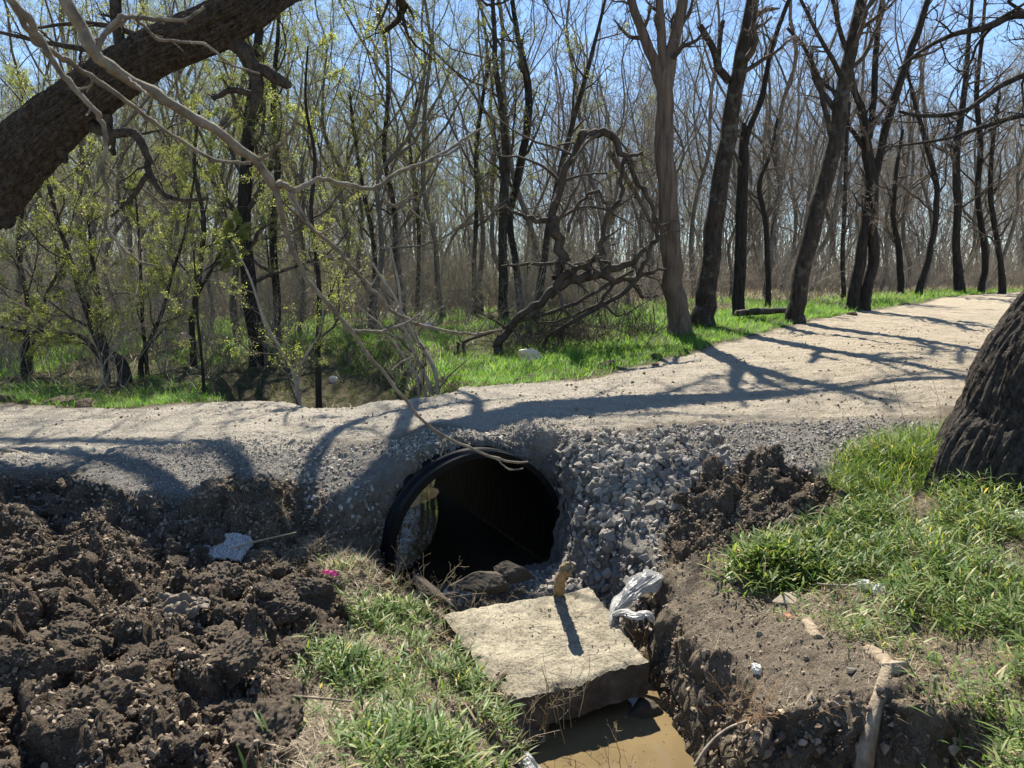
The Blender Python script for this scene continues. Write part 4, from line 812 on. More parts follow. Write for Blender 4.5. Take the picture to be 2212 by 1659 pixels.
# ---- giants with modelled bark
def giant(name, label, Y, pts, sides, rows, m_, depth, fu, fs, seed, crownspec=None, cf=(.5, 1), limbs=(), leaves=0, flare=None, cap=None, ba=.12):
    P = np.array([D(q[0], q[1], Y + (q[3] if len(q) > 3 else 0)) for q in pts]); R = np.array([q[2] for q in pts], float)
    Pr, Rr = resample(P, R, rows); b = MB(); b.tubes(Pr[None], Rr[None], sides); ring = b.V[0].reshape(rows, sides, 3)
    th = np.arange(sides)[None] / sides; arc = np.r_[0, np.cumsum(np.linalg.norm(Pr[1:] - Pr[:-1], axis=1))][:, None]
    U = np.cos(th * 6.2832) * fu; W = np.sin(th * 6.2832) * fu
    # bark plates: worley in (angle, length) wrapped round the trunk
    uu = th * round(fu * 6.2832) + (fbm(U * .35 + 5, W * .35 + arc * 1.4, seed) - .5) * 2.2; period = round(fu * 6.2832)
    f1, f2, _i = worley(uu, arc * fs + 0 * th, seed, period)
    wrap = 1; e = np.clip((f2 - f1) * 2.2, 0, 1)
    big_ = (fbm(U * .22 + 7, W * .22 + arc * .7, seed + 8, 3) - .5) * ba
    h = (e - .6) * wrap + (fbm(U * 2 + 3, W * 2 + arc * 5, seed + 4, 5) - .5) * 1.2
    lob = 0
    if flare is not None: lob = flare(th, arc)
    nrm = ring - Pr[:, None]; nrm /= np.linalg.norm(nrm, axis=2, keepdims=True); ring += nrm * (h * depth + big_ + lob)[..., None]; b.V[0] = ring.reshape(-1, 3)
    base = np.array([P[0][0], P[0][1], z1at(P[0][0], P[0][1])]); root = empty(name, tuple(base)); tag(root, label, 'tree')
    rs = np.random.RandomState(seed); bb, btw, bl = MB(), MB(), MB()
    if crownspec: crown(rs, bb, btw, Pr[None], Rr[None], crownspec, leaves, bl, .045, .004)
    for q, (lp, tw) in enumerate(limbs):
        PL = np.array([D(v[0], v[1], Y + (v[3] if len(v) > 3 else 0)) for v in lp]); RL = np.array([DR(v[2], Y) for v in lp]); a_, c_ = resample(PL, RL, 8 * len(lp)); bb.tube(a_, c_, 14, .12, seed + q)
        if tw: crown(rs, bb, btw, a_[None], c_[None], [(5, .2, 1, (30, 70), .3, .0, .25), (5, .2, 1, (25, 60), .5, .03, .25), (4, .2, 1, (30, 60), .5, .0, .25), (3, .2, 1, (30, 60), .5, .0, .25)], 0, None, .04, .003)
    for nm, bx, mm in (('trunk', b, m_), ('branches', bb, m_), ('twigs', btw, M['twig_dark']), ('foliage', bl, M['leaf'])):
        if bx.n: o = obj(nm, bx.mesh(nm), mm, root); o.data.transform(__import__('mathutils').Matrix.Translation(-Vector(base)))
    return root
giant('leaning_giant', 'huge rough barked trunk leaning across the top left corner from lower left', 8.6,
      [(-760, 960, .60), (-560, 820, .50), (-300, 620, .36), (-60, 440, .38), (0, 382, .35), (60, 318, .31), (113, 266, .285), (205, 198, .26), (322, 118, .235), (400, 84, .24), (467, 56, .25), (540, 14, .235), (620, -40, .22, .3), (800, -120, .22, 1.6), (980, -200, .22, 3.6), (1150, -260, .19, 5), (1350, -300, .12, 6)], 300, 1300, M['bark_big'], .020, 15, 3.4, 70,
      [(5, .72, 1.0, (25, 70), .42, .03, .16), (5, .2, 1, (25, 60), .45, .03, .2), (4, .15, 1, (25, 60), .5, .0, .22), (4, .1, 1, (25, 65), .55, .0, .25)], leaves=2500,
      limbs=[([(125, 310, 30), (135, 335, 20), (142, 352, 10)], 0), ([(10, 430, 46), (5, 460, 40), (15, 480, 30), (20, 486, 16)], 0), ([(228, 250, 26), (238, 300, 20), (246, 336, 9)], 0),
             ([(180, 265, 24), (235, 290, 18), (290, 288, 20), (318, 335, 14), (322, 372, 14), (350, 415, 12), (395, 432, 9), (450, 430, 6)], 1), ([(318, 378, 12), (285, 425, 9), (240, 468, 5)], 1),
             ([(480, 70, 44), (520, 110, 32), (548, 150, 28), (555, 200, 24), (548, 232, 18), (538, 256, 5)], 0), ([(545, 140, 26), (580, 158, 26), (618, 182, 20), (622, 188, 8)], 0), ([(552, 205, 14), (500, 195, 12), (460, 215, 8)], 1),
             ([(270, 170, 24), (258, 90, 22), (248, 0, 22), (240, -120, 16)], 1), ([(350, 120, 16), (280, 70, 12), (180, 50, 9), (80, 60, 5)], 1), ([(300, 145, 16), (200, 110, 13), (90, 90, 9), (-40, 60, 6)], 1),
             ([(560, 0, 40, .6), (420, -70, 30, 2.2), (260, -90, 24, 3.0), (80, -80, 18, 3.6), (-160, -100, 10, 4)], 1), ([(640, -40, 40, .8), (600, -130, 30, 2.6), (480, -190, 24, 3.6), (300, -200, 20, 4.2), (60, -220, 12, 4.6)], 1), ([(700, -70, 34, 1.2), (760, -60, 26, 2.8), (900, -40, 18, 3.6), (1020, -70, 10, 4.0)], 1),
             ([(800, -120, 34, 1.6), (950, -110, 28, 3.2), (1150, -90, 22, 4.0), (1400, -110, 17, 4.6), (1650, -100, 11, 5)], 1), ([(850, -150, 40, 1.6), (980, -190, 32, 3.4), (1250, -200, 26, 4.6), (1500, -170, 26, 5.0), (1800, -190, 16, 5.4)], 1)])
def fl(th, arc): return .20 * np.exp(-arc * 1.15) * np.sin(th * 6.2832 * 5 + 1.0) + .05 * np.sin(th * 6.2832 * 9 + arc * 2) * np.exp(-arc * .8)
giant('old_tree', 'massive black furrowed trunk with flaring roots at the right edge of the photo', 5.0,
      [(2300, 1260, 1.04), (2300, 1120, .98), (2305, 1040, .88), (2332, 950, .79), (2368, 830, .73), (2445, 690, .66), (2530, 580, .62), (2600, 430, .60), (2630, 270, .58), (2610, 80, .52), (2640, -120, .45), (2640, -400, .36), (2600, -700, .2)], 520, 1300, M['bark_old'], .030, 21, 2.6, 80,
      [(4, .62, 1.0, (30, 75), .5, .05, .16), (6, .2, 1, (25, 60), .45, .03, .2), (5, .15, 1, (25, 60), .5, .0, .22), (4, .1, 1, (25, 65), .55, .0, .25)], flare=fl, ba=.05,
      limbs=[([(2520, 150, 60), (2380, 60, 30), (2212, 30, 17), (2130, 60, 14), (2060, 75, 10), (1990, 110, 7), (1940, 150, 4)], 1), ([(2500, 260, 40), (2350, 210, 20), (2250, 160, 14), (2180, 175, 12), (2080, 240, 9), (1990, 250, 8), (1940, 240, 5)], 1),
             ([(2400, 300, 30), (2300, 260, 16), (2212, 250, 10), (2120, 275, 8), (2040, 300, 6), (1900, 320, 3)], 1), ([(2380, 160, 30), (2300, 60, 16), (2215, -10, 12), (2100, -20, 10), (1950, -40, 8), (1800, -60, 5)], 1)])
# ---- the branch that hangs in from above, close to the lens
def hanging():
    bz = MB(); sb = []
    def st(l, n=None):
        P = np.array([D(q[0], q[1], q[3]) for q in l]); R = np.array([DR(q[2], q[3]) for q in l]) * .84; return P, R
    def lin(P, R, n):
        u = np.linspace(0, len(P) - 1, n); a, r1 = resample(P, R, n); k_ = np.arange(len(P)); q = np.stack([np.interp(u, k_, P[:, c]) for c in range(3)], 1); return q * .75 + a * .25, r1 * (1 + .25 * np.exp(-((u - np.round(u)) * 9) ** 2))
    main = [(60, -160, 34, 1.25), (130, -30, 32, 1.3), (190, 90, 28, 1.33), (245, 150, 26, 1.36), (330, 200, 24, 1.4), (430, 262, 22, 1.45), (520, 320, 21, 1.5), (588, 385, 20, 1.55), (604, 450, 15, 1.57), (636, 550, 12, 1.6), (665, 605, 11, 1.62), (715, 665, 10, 1.65), (765, 718, 10, 1.68), (800, 772, 9, 1.7), (848, 828, 8, 1.72), (900, 895, 8, 1.75), (948, 936, 8, 1.77), (1010, 966, 7, 1.8), (1070, 990, 7, 1.82), (1115, 1000, 6, 1.83), (1140, 997, 4, 1.84)]
    P, R = st(main); P, R = lin(P, R, 170); bz.tube(P, R, 12, .35, 3)
    root = empty('hanging_branch', tuple(P[0])); tag(root, 'pale bare branch hanging into the picture from the top left, nearest to the viewer', 'branch')
    S = [[(-20, -60, 20, 1.2), (60, 40, 18, 1.25), (100, 110, 16, 1.28), (150, 180, 13, 1.3), (215, 250, 12, 1.32), (228, 300, 10, 1.33), (222, 370, 10, 1.34), (236, 440, 9, 1.36), (228, 490, 8, 1.38), (262, 535, 7, 1.4), (300, 565, 6, 1.42), (340, 575, 4, 1.44)],
         [(20, 0, 16, 1.3), (80, 90, 14, 1.35), (140, 130, 13, 1.4), (220, 180, 12, 1.45), (330, 262, 10, 1.5), (400, 310, 9, 1.53), (460, 345, 8, 1.56), (530, 352, 7, 1.58), (575, 345, 5, 1.6)],
         [(604, 395, 16, 1.55), (636, 412, 13, 1.57), (690, 386, 10, 1.6), (750, 400, 10, 1.63), (808, 408, 9, 1.66), (860, 372, 9, 1.7), (930, 345, 8, 1.74), (990, 310, 7, 1.78), (1028, 284, 6, 1.8), (1050, 275, 5, 1.82)],
         [(930, 345, 6, 1.74), (975, 330, 5, 1.76), (1002, 312, 4, 1.78)], [(808, 408, 6, 1.66), (850, 445, 5, 1.67), (890, 420, 4, 1.69)],
         [(625, 415, 12, 1.56), (670, 490, 10, 1.6), (720, 530, 10, 1.64), (762, 580, 9, 1.67), (800, 620, 9, 1.7), (850, 675, 8, 1.73), (900, 700, 8, 1.75), (970, 716, 7, 1.78), (1030, 722, 6, 1.8), (1085, 712, 5, 1.82)],
         [(625, 425, 8, 1.56), (650, 470, 7, 1.58), (690, 505, 6, 1.6), (725, 488, 4, 1.62)], [(765, 715, 8, 1.68), (825, 716, 7, 1.69), (875, 700, 6, 1.7), (905, 680, 4, 1.71)],
         [(205, 105, 14, 1.34), (260, 35, 10, 1.36), (330, 40, 9, 1.38), (400, 45, 8, 1.4), (440, 15, 6, 1.42)], [(200, 95, 12, 1.34), (245, 60, 9, 1.36), (290, 35, 8, 1.38), (340, 85, 7, 1.4), (440, 95, 6, 1.42), (500, 140, 5, 1.44), (560, 160, 4, 1.46)],
         [(560, 345, 9, 1.52), (600, 320, 8, 1.5), (635, 270, 6, 1.48), (650, 200, 5, 1.46), (655, 130, 3, 1.44)], [(948, 936, 5, 1.77), (958, 965, 4, 1.77), (952, 985, 3, 1.77)], [(1070, 990, 4, 1.82), (1100, 1015, 4, 1.82), (1130, 1012, 3, 1.82)], [(848, 800, 6, 1.7), (870, 780, 5, 1.71), (895, 770, 3, 1.72)],
         [(900, 702, 5, 1.75), (930, 660, 4, 1.74), (940, 620, 3, 1.73)], [(1030, 722, 4, 1.8), (1050, 690, 3, 1.8), (1062, 655, 2, 1.8)], [(800, 620, 5, 1.7), (815, 595, 3, 1.7)], [(270, 165, 9, 1.37), (300, 190, 8, 1.35), (320, 205, 5, 1.33)]]
    T = __import__('mathutils').Matrix.Translation(-Vector(P[0]))
    o = obj('main_stem', bz.mesh('main_stem'), M['fgbranch'], root); o.data.transform(T); rs = np.random.RandomState(4)
    for k, l in enumerate(S):
        b = MB(); P_, R_ = st(l); P_, R_ = lin(P_, R_, 14 * len(l)); b.tube(P_, R_, 9, .28, 20 + k); 
        if len(l) > 4:
            tw = grow(rs, b.V[0].reshape(14 * len(l), 9, 3).mean(1)[None], R_[None], 9, .2, 1, (35, 75), .085, 5, .05, .25, rf=.5, rmin=.0012, tip=.5); b.tubes(tw[0], tw[1], 5)
        o = obj('side_branch', b.mesh('side_branch'), M['fgbranch'], root); o.data.transform(T)
hanging()
# ------------------------------------------------------------------ grass and herbs
def blades(b, base, L, w, rs, lean=.5, curve=.7, nseg=3, prof=None, up=1.0):
    n = len(base); a = rs.uniform(0, 6.283, n); h = np.stack([np.cos(a), np.sin(a), np.zeros(n)], -1); side = np.stack([-np.sin(a), np.cos(a), np.zeros(n)], -1)
    le = lean * rs.uniform(.2, 1.3, n); d = h * le[:, None] + np.array([0, 0, up]); d /= np.linalg.norm(d, axis=1, keepdims=True); cv = curve * rs.uniform(.2, 1.4, n)
    prof = prof or [1, .85, .5, 0][-(nseg + 1):]; rows = []; cur = base.copy()
    for k in range(nseg + 1):
        if k < nseg: rows.append(cur - side * (w * prof[k] * .5)[:, None]); rows.append(cur + side * (w * prof[k] * .5)[:, None])
        else: rows.append(cur)
        d = d + (h - np.array([0, 0, .55])) * (cv / nseg)[:, None]; d /= np.linalg.norm(d, axis=1, keepdims=True); cur = cur + d * (L / nseg)[:, None]
    Vv = np.stack(rows, 1); m_ = Vv.shape[1]; off = (np.arange(n) * m_)[:, None]
    for k in range(nseg - 1): b.add(Vv.reshape(-1, 3) if k == 0 else np.zeros((0, 3)), None)
    s0 = b.n - n * m_
    for k in range(nseg - 1): b.F4.append(np.array([2 * k, 2 * k + 1, 2 * k + 3, 2 * k + 2])[None] + off + s0)
    b.F3.append(np.array([2 * (nseg - 1), 2 * (nseg - 1) + 1, 2 * nseg])[None] + off + s0)
def gpts(rs, n, box, w):
    x = rs.uniform(*box[:2], n); y = rs.uniform(*box[2:], n); k = rs.rand(n) < w(x, y); x, y = x[k], y[k]; return np.stack([x, y, zat(x, y) - .004], -1)
rs = np.random.RandomState(77)
# right bank: leafy stalks
def wR(x, y):
    m_ = mat_at('grassR', x, y); c = sst(.32, .54, fbm(x * 2.1, y * 2.1, 60)); edge = sst(.9, 1.6, x - .2 * (4.4 - y)); return m_ * (.08 + .92 * c * (.25 + .75 * edge)) * (1 - mat_at('chan', x, y))
LP = [.25, 1, .8, 0]
b = MB(); s = gpts(rs, 18000, (.9, 4.4, 1.9, 6.6), wR)
hts = rs.uniform(.04, .20, len(s))
for k in range(5):
    q = s + np.stack([rs.randn(len(s)) * .012, rs.randn(len(s)) * .012, hts * k / 5], -1); blades(b, q, rs.uniform(.04, .13, len(q)), rs.uniform(.005, .013, len(q)), rs, 1.3, .9, 3, LP)
tag(obj('herbs', b.mesh('herbs'), M['plant']), 'leafy green plants covering the bank below the massive trunk', 'ground plants', kind='stuff')
b = MB(); s = gpts(rs, 40000, (.9, 4.6, 1.9, 6.9), lambda x, y: wR(x, y) * (.18 + .82 * (y > 4.6))); blades(b, s, rs.uniform(.10, .26, len(s)), rs.uniform(.004, .008, len(s)), rs, .6, .9, 3)
s = gpts(rs, 9000, (2.5, 4.6, 5.1, 6.6), lambda x, y: mat_at('grassR', x, y)); blades(b, s, rs.uniform(.15, .30, len(s)), rs.uniform(.004, .008, len(s)), rs, .6, .9, 3)
tag(obj('grass', b.mesh('grass'), M['grass']), 'long green grass around the foot of the massive right trunk', 'grass', kind='stuff')
# clump on the bare bank
b = MB(); c0 = D(1675, 1255, 4.45); n = 420; q = np.stack([c0[0] + rs.randn(n) * .16, c0[1] + rs.randn(n) * .13, np.zeros(n)], -1); q[:, 2] = zat(q[:, 0], q[:, 1])
for k in range(4): blades(b, q + np.array([0, 0, .035 * k]), rs.uniform(.08, .17, n), rs.uniform(.010, .018, n), rs, .9, .9, 3, LP)
tag(obj('herb_clump', b.mesh('herb_clump'), M['plant']), 'bushy clump of long pointed leaves below the dark earth mound', 'ground plants', kind='stuff')
# left tongue of grass
b = MB()
def wL(x, y): return mat_at('grassL', x, y) * (.06 + .94 * sst(.42, .60, fbm(x * 2.6, y * 2.6, 61))) * (mat_at('chan', x, y) < .8)
s = gpts(rs, 8200, (-2, .4, 2.2, 5.4), wL); hts = rs.uniform(.02, .15, len(s))
for k in range(5):
    q = s + np.stack([rs.randn(len(s)) * .012, rs.randn(len(s)) * .012, hts * k / 5], -1); blades(b, q, rs.uniform(.04, .13, len(q)), rs.uniform(.006, .014, len(q)), rs, 1.1, .8, 3, LP)
s = gpts(rs, 6000, (-2, .4, 2.2, 5.4), wL); blades(b, s, rs.uniform(.06, .20, len(s)), rs.uniform(.003, .006, len(s)), rs, .7, .9, 3)
s = gpts(rs, 700, (-3.4, -.4, 2.2, 4.6), lambda x, y: .5 * (fbm(x * 2.2, y * 2.2, 62) > .60) * (x > -1.4)); blades(b, s, rs.uniform(.05, .12, len(s)), rs.uniform(.008, .014, len(s)), rs, 1.0, .8, 3, LP)
tag(obj('herbs', b.mesh('herbs'), simple_leaf if False else M['plant']), 'leafy green weeds growing between the dug soil and the concrete slab', 'ground plants', kind='stuff')
# dry grass mats
b = MB(); s = gpts(rs, 62000, (-2.2, 3.4, 2.0, 5.8), lambda x, y: np.clip(mat_at('grassL', x, y) * .9 + mat_at('grassR', x, y) * .8 + .05, 0, 1) * (mat_at('clod', x, y) < .4) * (mat_at('gv', x, y) < .4) * (mat_at('chan', x, y) < .9)); blades(b, s + np.array([0, 0, .006]), rs.uniform(.04, .14, len(s)), rs.uniform(.0015, .003, len(s)), rs, 3.5, .3, 2)
c0 = D(590, 1110, 5.35); n = 2600; q = np.stack([c0[0] + rs.randn(n) * .42, c0[1] + rs.randn(n) * .16, np.zeros(n)], -1); q[:, 2] = zat(q[:, 0], q[:, 1]) + .01; blades(b, q, rs.uniform(.06, .16, n), rs.uniform(.0018, .003, n), rs, 2.0, .6, 2)
c0 = D(720, 1190, 5.0); q = np.stack([c0[0] + rs.randn(n) * .25, c0[1] + rs.randn(n) * .18, np.zeros(n)], -1); q[:, 2] = zat(q[:, 0], q[:, 1]) + .01; blades(b, q, rs.uniform(.06, .16, n), rs.uniform(.0018, .003, n), rs, 2.0, .6, 2)
tag(obj('dry_grass', b.mesh('dry_grass'), M['dry']), 'matted straw coloured dead grass around the ditch', 'dry grass', kind='stuff')
# beyond the road
def wB(x, y):
    e = y - np.interp(x, back_e[:, 0], back_e[:, 1]); right = (x > -1.3)
    bandR = sst(.0, .35, e) * sst(np.where(x < 3, 4.5, 3.8) + .1 * y, 1.6, e); bandL = sst(.05, .3, e) * sst(1.9, .8, e)
    c = .45 + .55 * sst(.35, .55, fbm(x * 1.2, y * 1.2, 63)); ok = (mat_at('chan', x, y) < .6)
    return np.where(right, bandR, bandL) * c * ok
b = MB()
s = gpts(rs, 150000, (-8, 9, 8.6, 17.5), wB); blades(b, s, rs.uniform(.08, .20, len(s)), rs.uniform(.006, .012, len(s)), rs, .6, .9, 2)
s = gpts(rs, 45000, (5, 20, 15, 30), wB); blades(b, s, rs.uniform(.10, .26, len(s)), rs.uniform(.014, .026, len(s)), rs, .6, .9, 2)
tag(obj('grass', b.mesh('grass'), M['grass_far']), 'bright green grass along the far edge of the road', 'grass', kind='stuff')
b = MB()
s = gpts(rs, 170000, (-16, 8, 10.5, 26), lambda x, y: .75 * sst(.36, .55, fbm(x * .5, y * .5, 64)) * (y > np.interp(x, back_e[:, 0], back_e[:, 1]) + 1.5) * (mat_at('chan', x, y) < .6)); blades(b, s, rs.uniform(.10, .28, len(s)), rs.uniform(.010, .020, len(s)), rs, .6, .9, 2)
tag(obj('grass', b.mesh('grass'), M['grass_far']), 'scattered grass on the floor of the wood', 'grass', kind='stuff')
b = MB(); s = gpts(rs, 70000, (-20, 34, 10, 45), lambda x, y: .6 * (y > front(x) - 1.5) * (abs(x) < y * .85)); blades(b, s, rs.uniform(.12, .45, len(s)), rs.uniform(.006, .012, len(s)) * (1 + s[:, 1] * .03), rs, 1.2, .6, 2)
tag(obj('dead_litter', b.mesh('dead_litter'), M['dry']), 'dead stalks and leaf litter on the floor of the wood', 'dead stalks', kind='stuff')
# ------------------------------------------------------------------ weeds, sticks, litter
def weed(dx, dy, Y, h, n, label, lean=.5, seed=0, spread=.08, m_=None, z=None, name='dead_weed', cat='dead weed'):
    rs = np.random.RandomState(seed); p = D(dx, dy, Y); z0 = z1at(p[0], p[1]) if z is None else z; b = MB()
    a = rs.uniform(0, 6.28, n); d = np.stack([np.cos(a) * lean, np.sin(a) * lean * .6, np.ones(n)], -1); cur = np.stack([rs.randn(n) * spread, rs.randn(n) * spread, np.zeros(n) - .02], -1); pts = [cur]
    for k in range(7): d = d + rs.randn(n, 3) * .16; d /= np.linalg.norm(d, axis=1, keepdims=True); cur = cur + d * (h * rs.uniform(.6, 1.2, n) / 7)[:, None]; pts.append(cur)
    P = np.stack(pts, 1); R = np.full((n, 1), .0022) * np.linspace(1, .5, 8)[None]; b.tubes(P, R, 4); c = grow(rs, P, R, 5, .25, .95, (35, 75), .38, 5, .02, .16, rf=.75, rmin=.0011); b.tubes(*c, 3); c = grow(rs, *c, 3, .3, 1, (30, 70), .4, 3, .02, .15, rf=.8, rmin=.0009); b.tubes(*c, 3)
    root = obj(name, b.mesh(name), m_ or M['dry']); root.location = (p[0], p[1], z0); return tag(root, label, cat)
weed(1200, 1600, 3.62, .42, 9, 'spray of dry branching stems in front of the slab, over the pool', .5, 1, z=EZ - 2.45)
weed(1380, 1640, 3.55, .40, 3, 'tall dry stalk rising from the pool right of the dry spray', .35, 2, z=EZ - 2.60)
weed(1090, 1570, 3.5, .30, 8, 'tangle of dry stems at the near left corner of the slab', .8, 3)
weed(900, 1300, 4.85, .55, 10, 'arching reddish dry weeds in front of the culvert mouth, on the left', .9, 4)
weed(1000, 1300, 4.85, .45, 6, 'low dry weeds at the back edge of the slab', .9, 5)
weed(1330, 1290, 4.75, .55, 5, 'curling bare twigs on the gravel behind the plastic bag', 1.0, 6, m_=M['twig'])
weed(1650, 1200, 4.7, .30, 5, 'thin dry roots sprawling over the dark mound', 1.4, 7)
weed(1920, 930, 6.1, .75, 2, 'single tall thin weed before the road beside the right grass', .15, 8, m_=M['twig'], spread=.2)
weed(2165, 700, 9.5, .9, 2, 'thin reddish weed standing behind the massive trunk', .15, 9, m_=M['twig'], spread=.1)
weed(1380, 1340, 4.4, .25, 9, 'nest of pale fine roots below the plastic bag', 1.3, 10)
weed(1640, 1590, 2.95, .26, 14, 'matted rusty roots hanging from the right bank edge', 1.5, 11, m_=simple('rusty_roots', [(.3, (.20, .11, .05)), (.7, (.36, .22, .11))], 8))
weed(1222, 1120, 5.75, .22, 12, 'tuft of dry hanging roots beside the right rim of the culvert', 1.2, 12, m_=M['twig_dark'])
weed(700, 960, 6.6, .12, 8, 'dark rooty tuft stuck in the gravel above the culvert on the left', 1.5, 13, m_=M['twig_dark'])
def log(name, pts, label, m_, cat='log', sides=24, amp=.05, seed=0, off=0, split=0, rough=.2):
    P = []; R = []
    for q in pts:
        p = D(q[0], q[1], q[3]); z0 = p[2] if len(q) > 4 else z1at(p[0], p[1]) + DR(q[2], q[3]) * .45 + off; P.append((p[0], p[1], z0)); R.append(DR(q[2], q[3]))
    b = MB(); n = 22 * len(P); b.tube(P, R, sides, amp, seed, res=n); ring = b.V[0].reshape(n, sides, 3); th = np.arange(sides)[None] * 6.2832 / sides; cc = ring.mean(1, keepdims=True)
    ring += (ring - cc) * ((fbm(np.cos(th) * 3 + 9, np.sin(th) * 3 + 9 + np.arange(n)[:, None] * .09, seed + 1, 4) - .5) * rough * 2)[..., None]; b.V[0] = ring.reshape(-1, 3)
    o = obj(name, b.mesh(name), m_); return tag(o, label, cat)
M['log'] = simple('weathered_log', [(.3, (.20, .15, .10)), (.7, (.52, .42, .30))], 14, .9, 50, .02, 8, (1, 1, 1))
log('log', [(1876, 1425, 26, 3.22), (1896, 1450, 34, 3.12), (1912, 1485, 32, 3.0), (1912, 1515, 30, 2.92), (1880, 1560, 36, 2.78), (1866, 1600, 38, 2.68), (1850, 1640, 44, 2.6)], 'weathered brown crooked log lying on the right bank', M['log'], seed=5)
log('log', [(1742, 1370, 24, 3.62), (1752, 1400, 28, 3.5), (1765, 1425, 20, 3.4)], 'short half buried piece of wood on the bare right bank', M['log'], seed=6, off=-.01)
M['moss'] = simple('mossy_wood', [(.35, (.20, .14, .08)), (.6, (.34, .25, .14)), (.75, (.26, .27, .08))], 25, .9, 80, .01)
st = log('wooden_stake', [(1207, 1280, 25, 4.96, 1), (1209, 1262, 23, 4.82, 1), (1215, 1243, 22, 4.66, 1), (1222, 1230, 27, 4.5, 1), (1227, 1224, 20, 4.44, 1)], 'short broken mossy stake standing at the back edge of the slab', M['moss'], 'wooden stake', seed=7, rough=.45)
log('stick', [(462, 1230, 9, 4.5), (452, 1255, 9, 4.35), (443, 1278, 8, 4.2)], 'pale stick lying on the heaped dark soil', M['deadwood'], 'stick', 8, seed=8, off=.05)
log('stick', [(630, 1520, 5, 3.2), (700, 1524, 6, 3.15), (760, 1535, 5, 3.1)], 'thin stick beside the leafy weeds bottom left', M['deadwood'], 'stick', 8, seed=9, off=.04)
log('stick', [(432, 1110, 6, 5.2, 1), (440, 1135, 8, 5.1, 1), (455, 1150, 8, 5.0, 1), (458, 1175, 7, 4.9, 1)], 'dark crooked stick poking up over the silver sack', M['twig_dark'], 'stick', 8, seed=10)
log('stick', [(500, 1185, 4, 4.9, 1), (560, 1168, 4, 4.95, 1), (640, 1150, 3, 5.0, 1)], 'long pale straw slanting right of the silver sack', M['dry'], 'stick', 6, seed=11)
log('stick', [(1500, 1655, 7, 2.9, 1), (1530, 1610, 7, 2.95, 1), (1570, 1575, 6, 3.0, 1), (1620, 1555, 5, 3.05, 1)], 'pale curved root running down the right bank into the pool', M['deadwood'], 'root', 8, seed=12)
log('stick', [(900, 1612, 16, 3.15), (960, 1606, 20, 3.15), (1010, 1600, 18, 3.15)], 'dark flat piece of wood lying in the weeds at bottom centre', M['twig_dark'], 'stick', 10, seed=13, off=.01)
log('stick', [(1760, 1340, 5, 4.0), (1800, 1330, 6, 3.95), (1850, 1300, 6, 3.9)], 'slim grey twig lying among the leaves on the right bank', M['deadwood'], 'stick', 8, seed=14, off=.05)
log('stick', [(1040, 845, 8, 9.3), (1100, 838, 8, 9.6), (1160, 800, 7, 10.1)], 'dark bare twig at the grass edge across the road', M['twig_dark'], 'stick', 8, seed=15, off=.02)
log('log', [(1590, 668, 14, 14.4), (1660, 660, 14, 14.6), (1720, 668, 10, 14.8)], 'long fallen limb lying behind the lichen tree in the grass', M['fallen'], 'log', 8, seed=16, off=.12)
log('stick', [(1570, 1000, 4, 5.9), (1620, 985, 5, 6.0), (1680, 1010, 4, 5.9)], 'slim dry root lying on the gravel above the dark mound', M['deadwood'], 'stick', 6, seed=17, off=.02)
log('stick', [(5, 965, 8, 6.8), (25, 972, 10, 6.75), (45, 985, 7, 6.7)], 'short brown stick on the road at the left edge', M['log'], 'stick', 8, seed=18)
def plastic(name, loc, scl, rot, label, col=(.75, .75, .73), seed=0, cat='plastic bag', tail=None, fold=.45, trans=.35):
    bm = bmesh.new(); bmesh.ops.create_icosphere(bm, subdivisions=6, radius=1); off = Vector((seed * 4.1, seed * 2.3, 1))
    for v in bm.verts:
        p = v.co.copy(); w = mnoise.noise(p * 1.4 + off) * .5; r1 = 1 - abs(mnoise.noise(p * 2.6 + off * 2)) * 2; r2 = 1 - abs(mnoise.noise(p * 6 + off)) * 2
        v.co = p * (1 + w + fold * .45 * r1 + fold * .10 * r2)
        if tail:
            t = max(0, v.co.x * tail[0] + v.co.z * tail[1] - .5); v.co.x += tail[0] * t * tail[2]; v.co.y *= 1 / (1 + t * 2.2)
    me = bpy.data.meshes.new(name); bm.to_mesh(me); bm.free(); me.polygons.foreach_set('use_smooth', [True] * len(me.polygons))
    key = 'plastic%s' % (col,)
    if key not in M:
        m, N, L, B = mat('plastic_film'); B.inputs['Base Color'].default_value = (*col, 1); B.inputs['Roughness'].default_value = .28; B.inputs['Specular IOR Level'].default_value = .6
        t = N.new('ShaderNodeBsdfTranslucent'); t.inputs[0].default_value = (*col, 1); tr = N.new('ShaderNodeBsdfTransparent'); m1 = N.new('ShaderNodeMixShader'); m1.inputs[0].default_value = .3; m2 = N.new('ShaderNodeMixShader'); m2.inputs[0].default_value = trans * .6
        L.new(B.outputs[0], m1.inputs[1]); L.new(t.outputs[0], m1.inputs[2]); L.new(m1.outputs[0], m2.inputs[1]); L.new(tr.outputs[0], m2.inputs[2]); L.new(m2.outputs[0], N['Material Output'].inputs[0]); M[key] = m
    me.materials.append(M[key]); o = bpy.data.objects.new(name, me); C.objects.link(o); o.location = loc; o.scale = scl; o.rotation_euler = rot; return tag(o, label, cat)
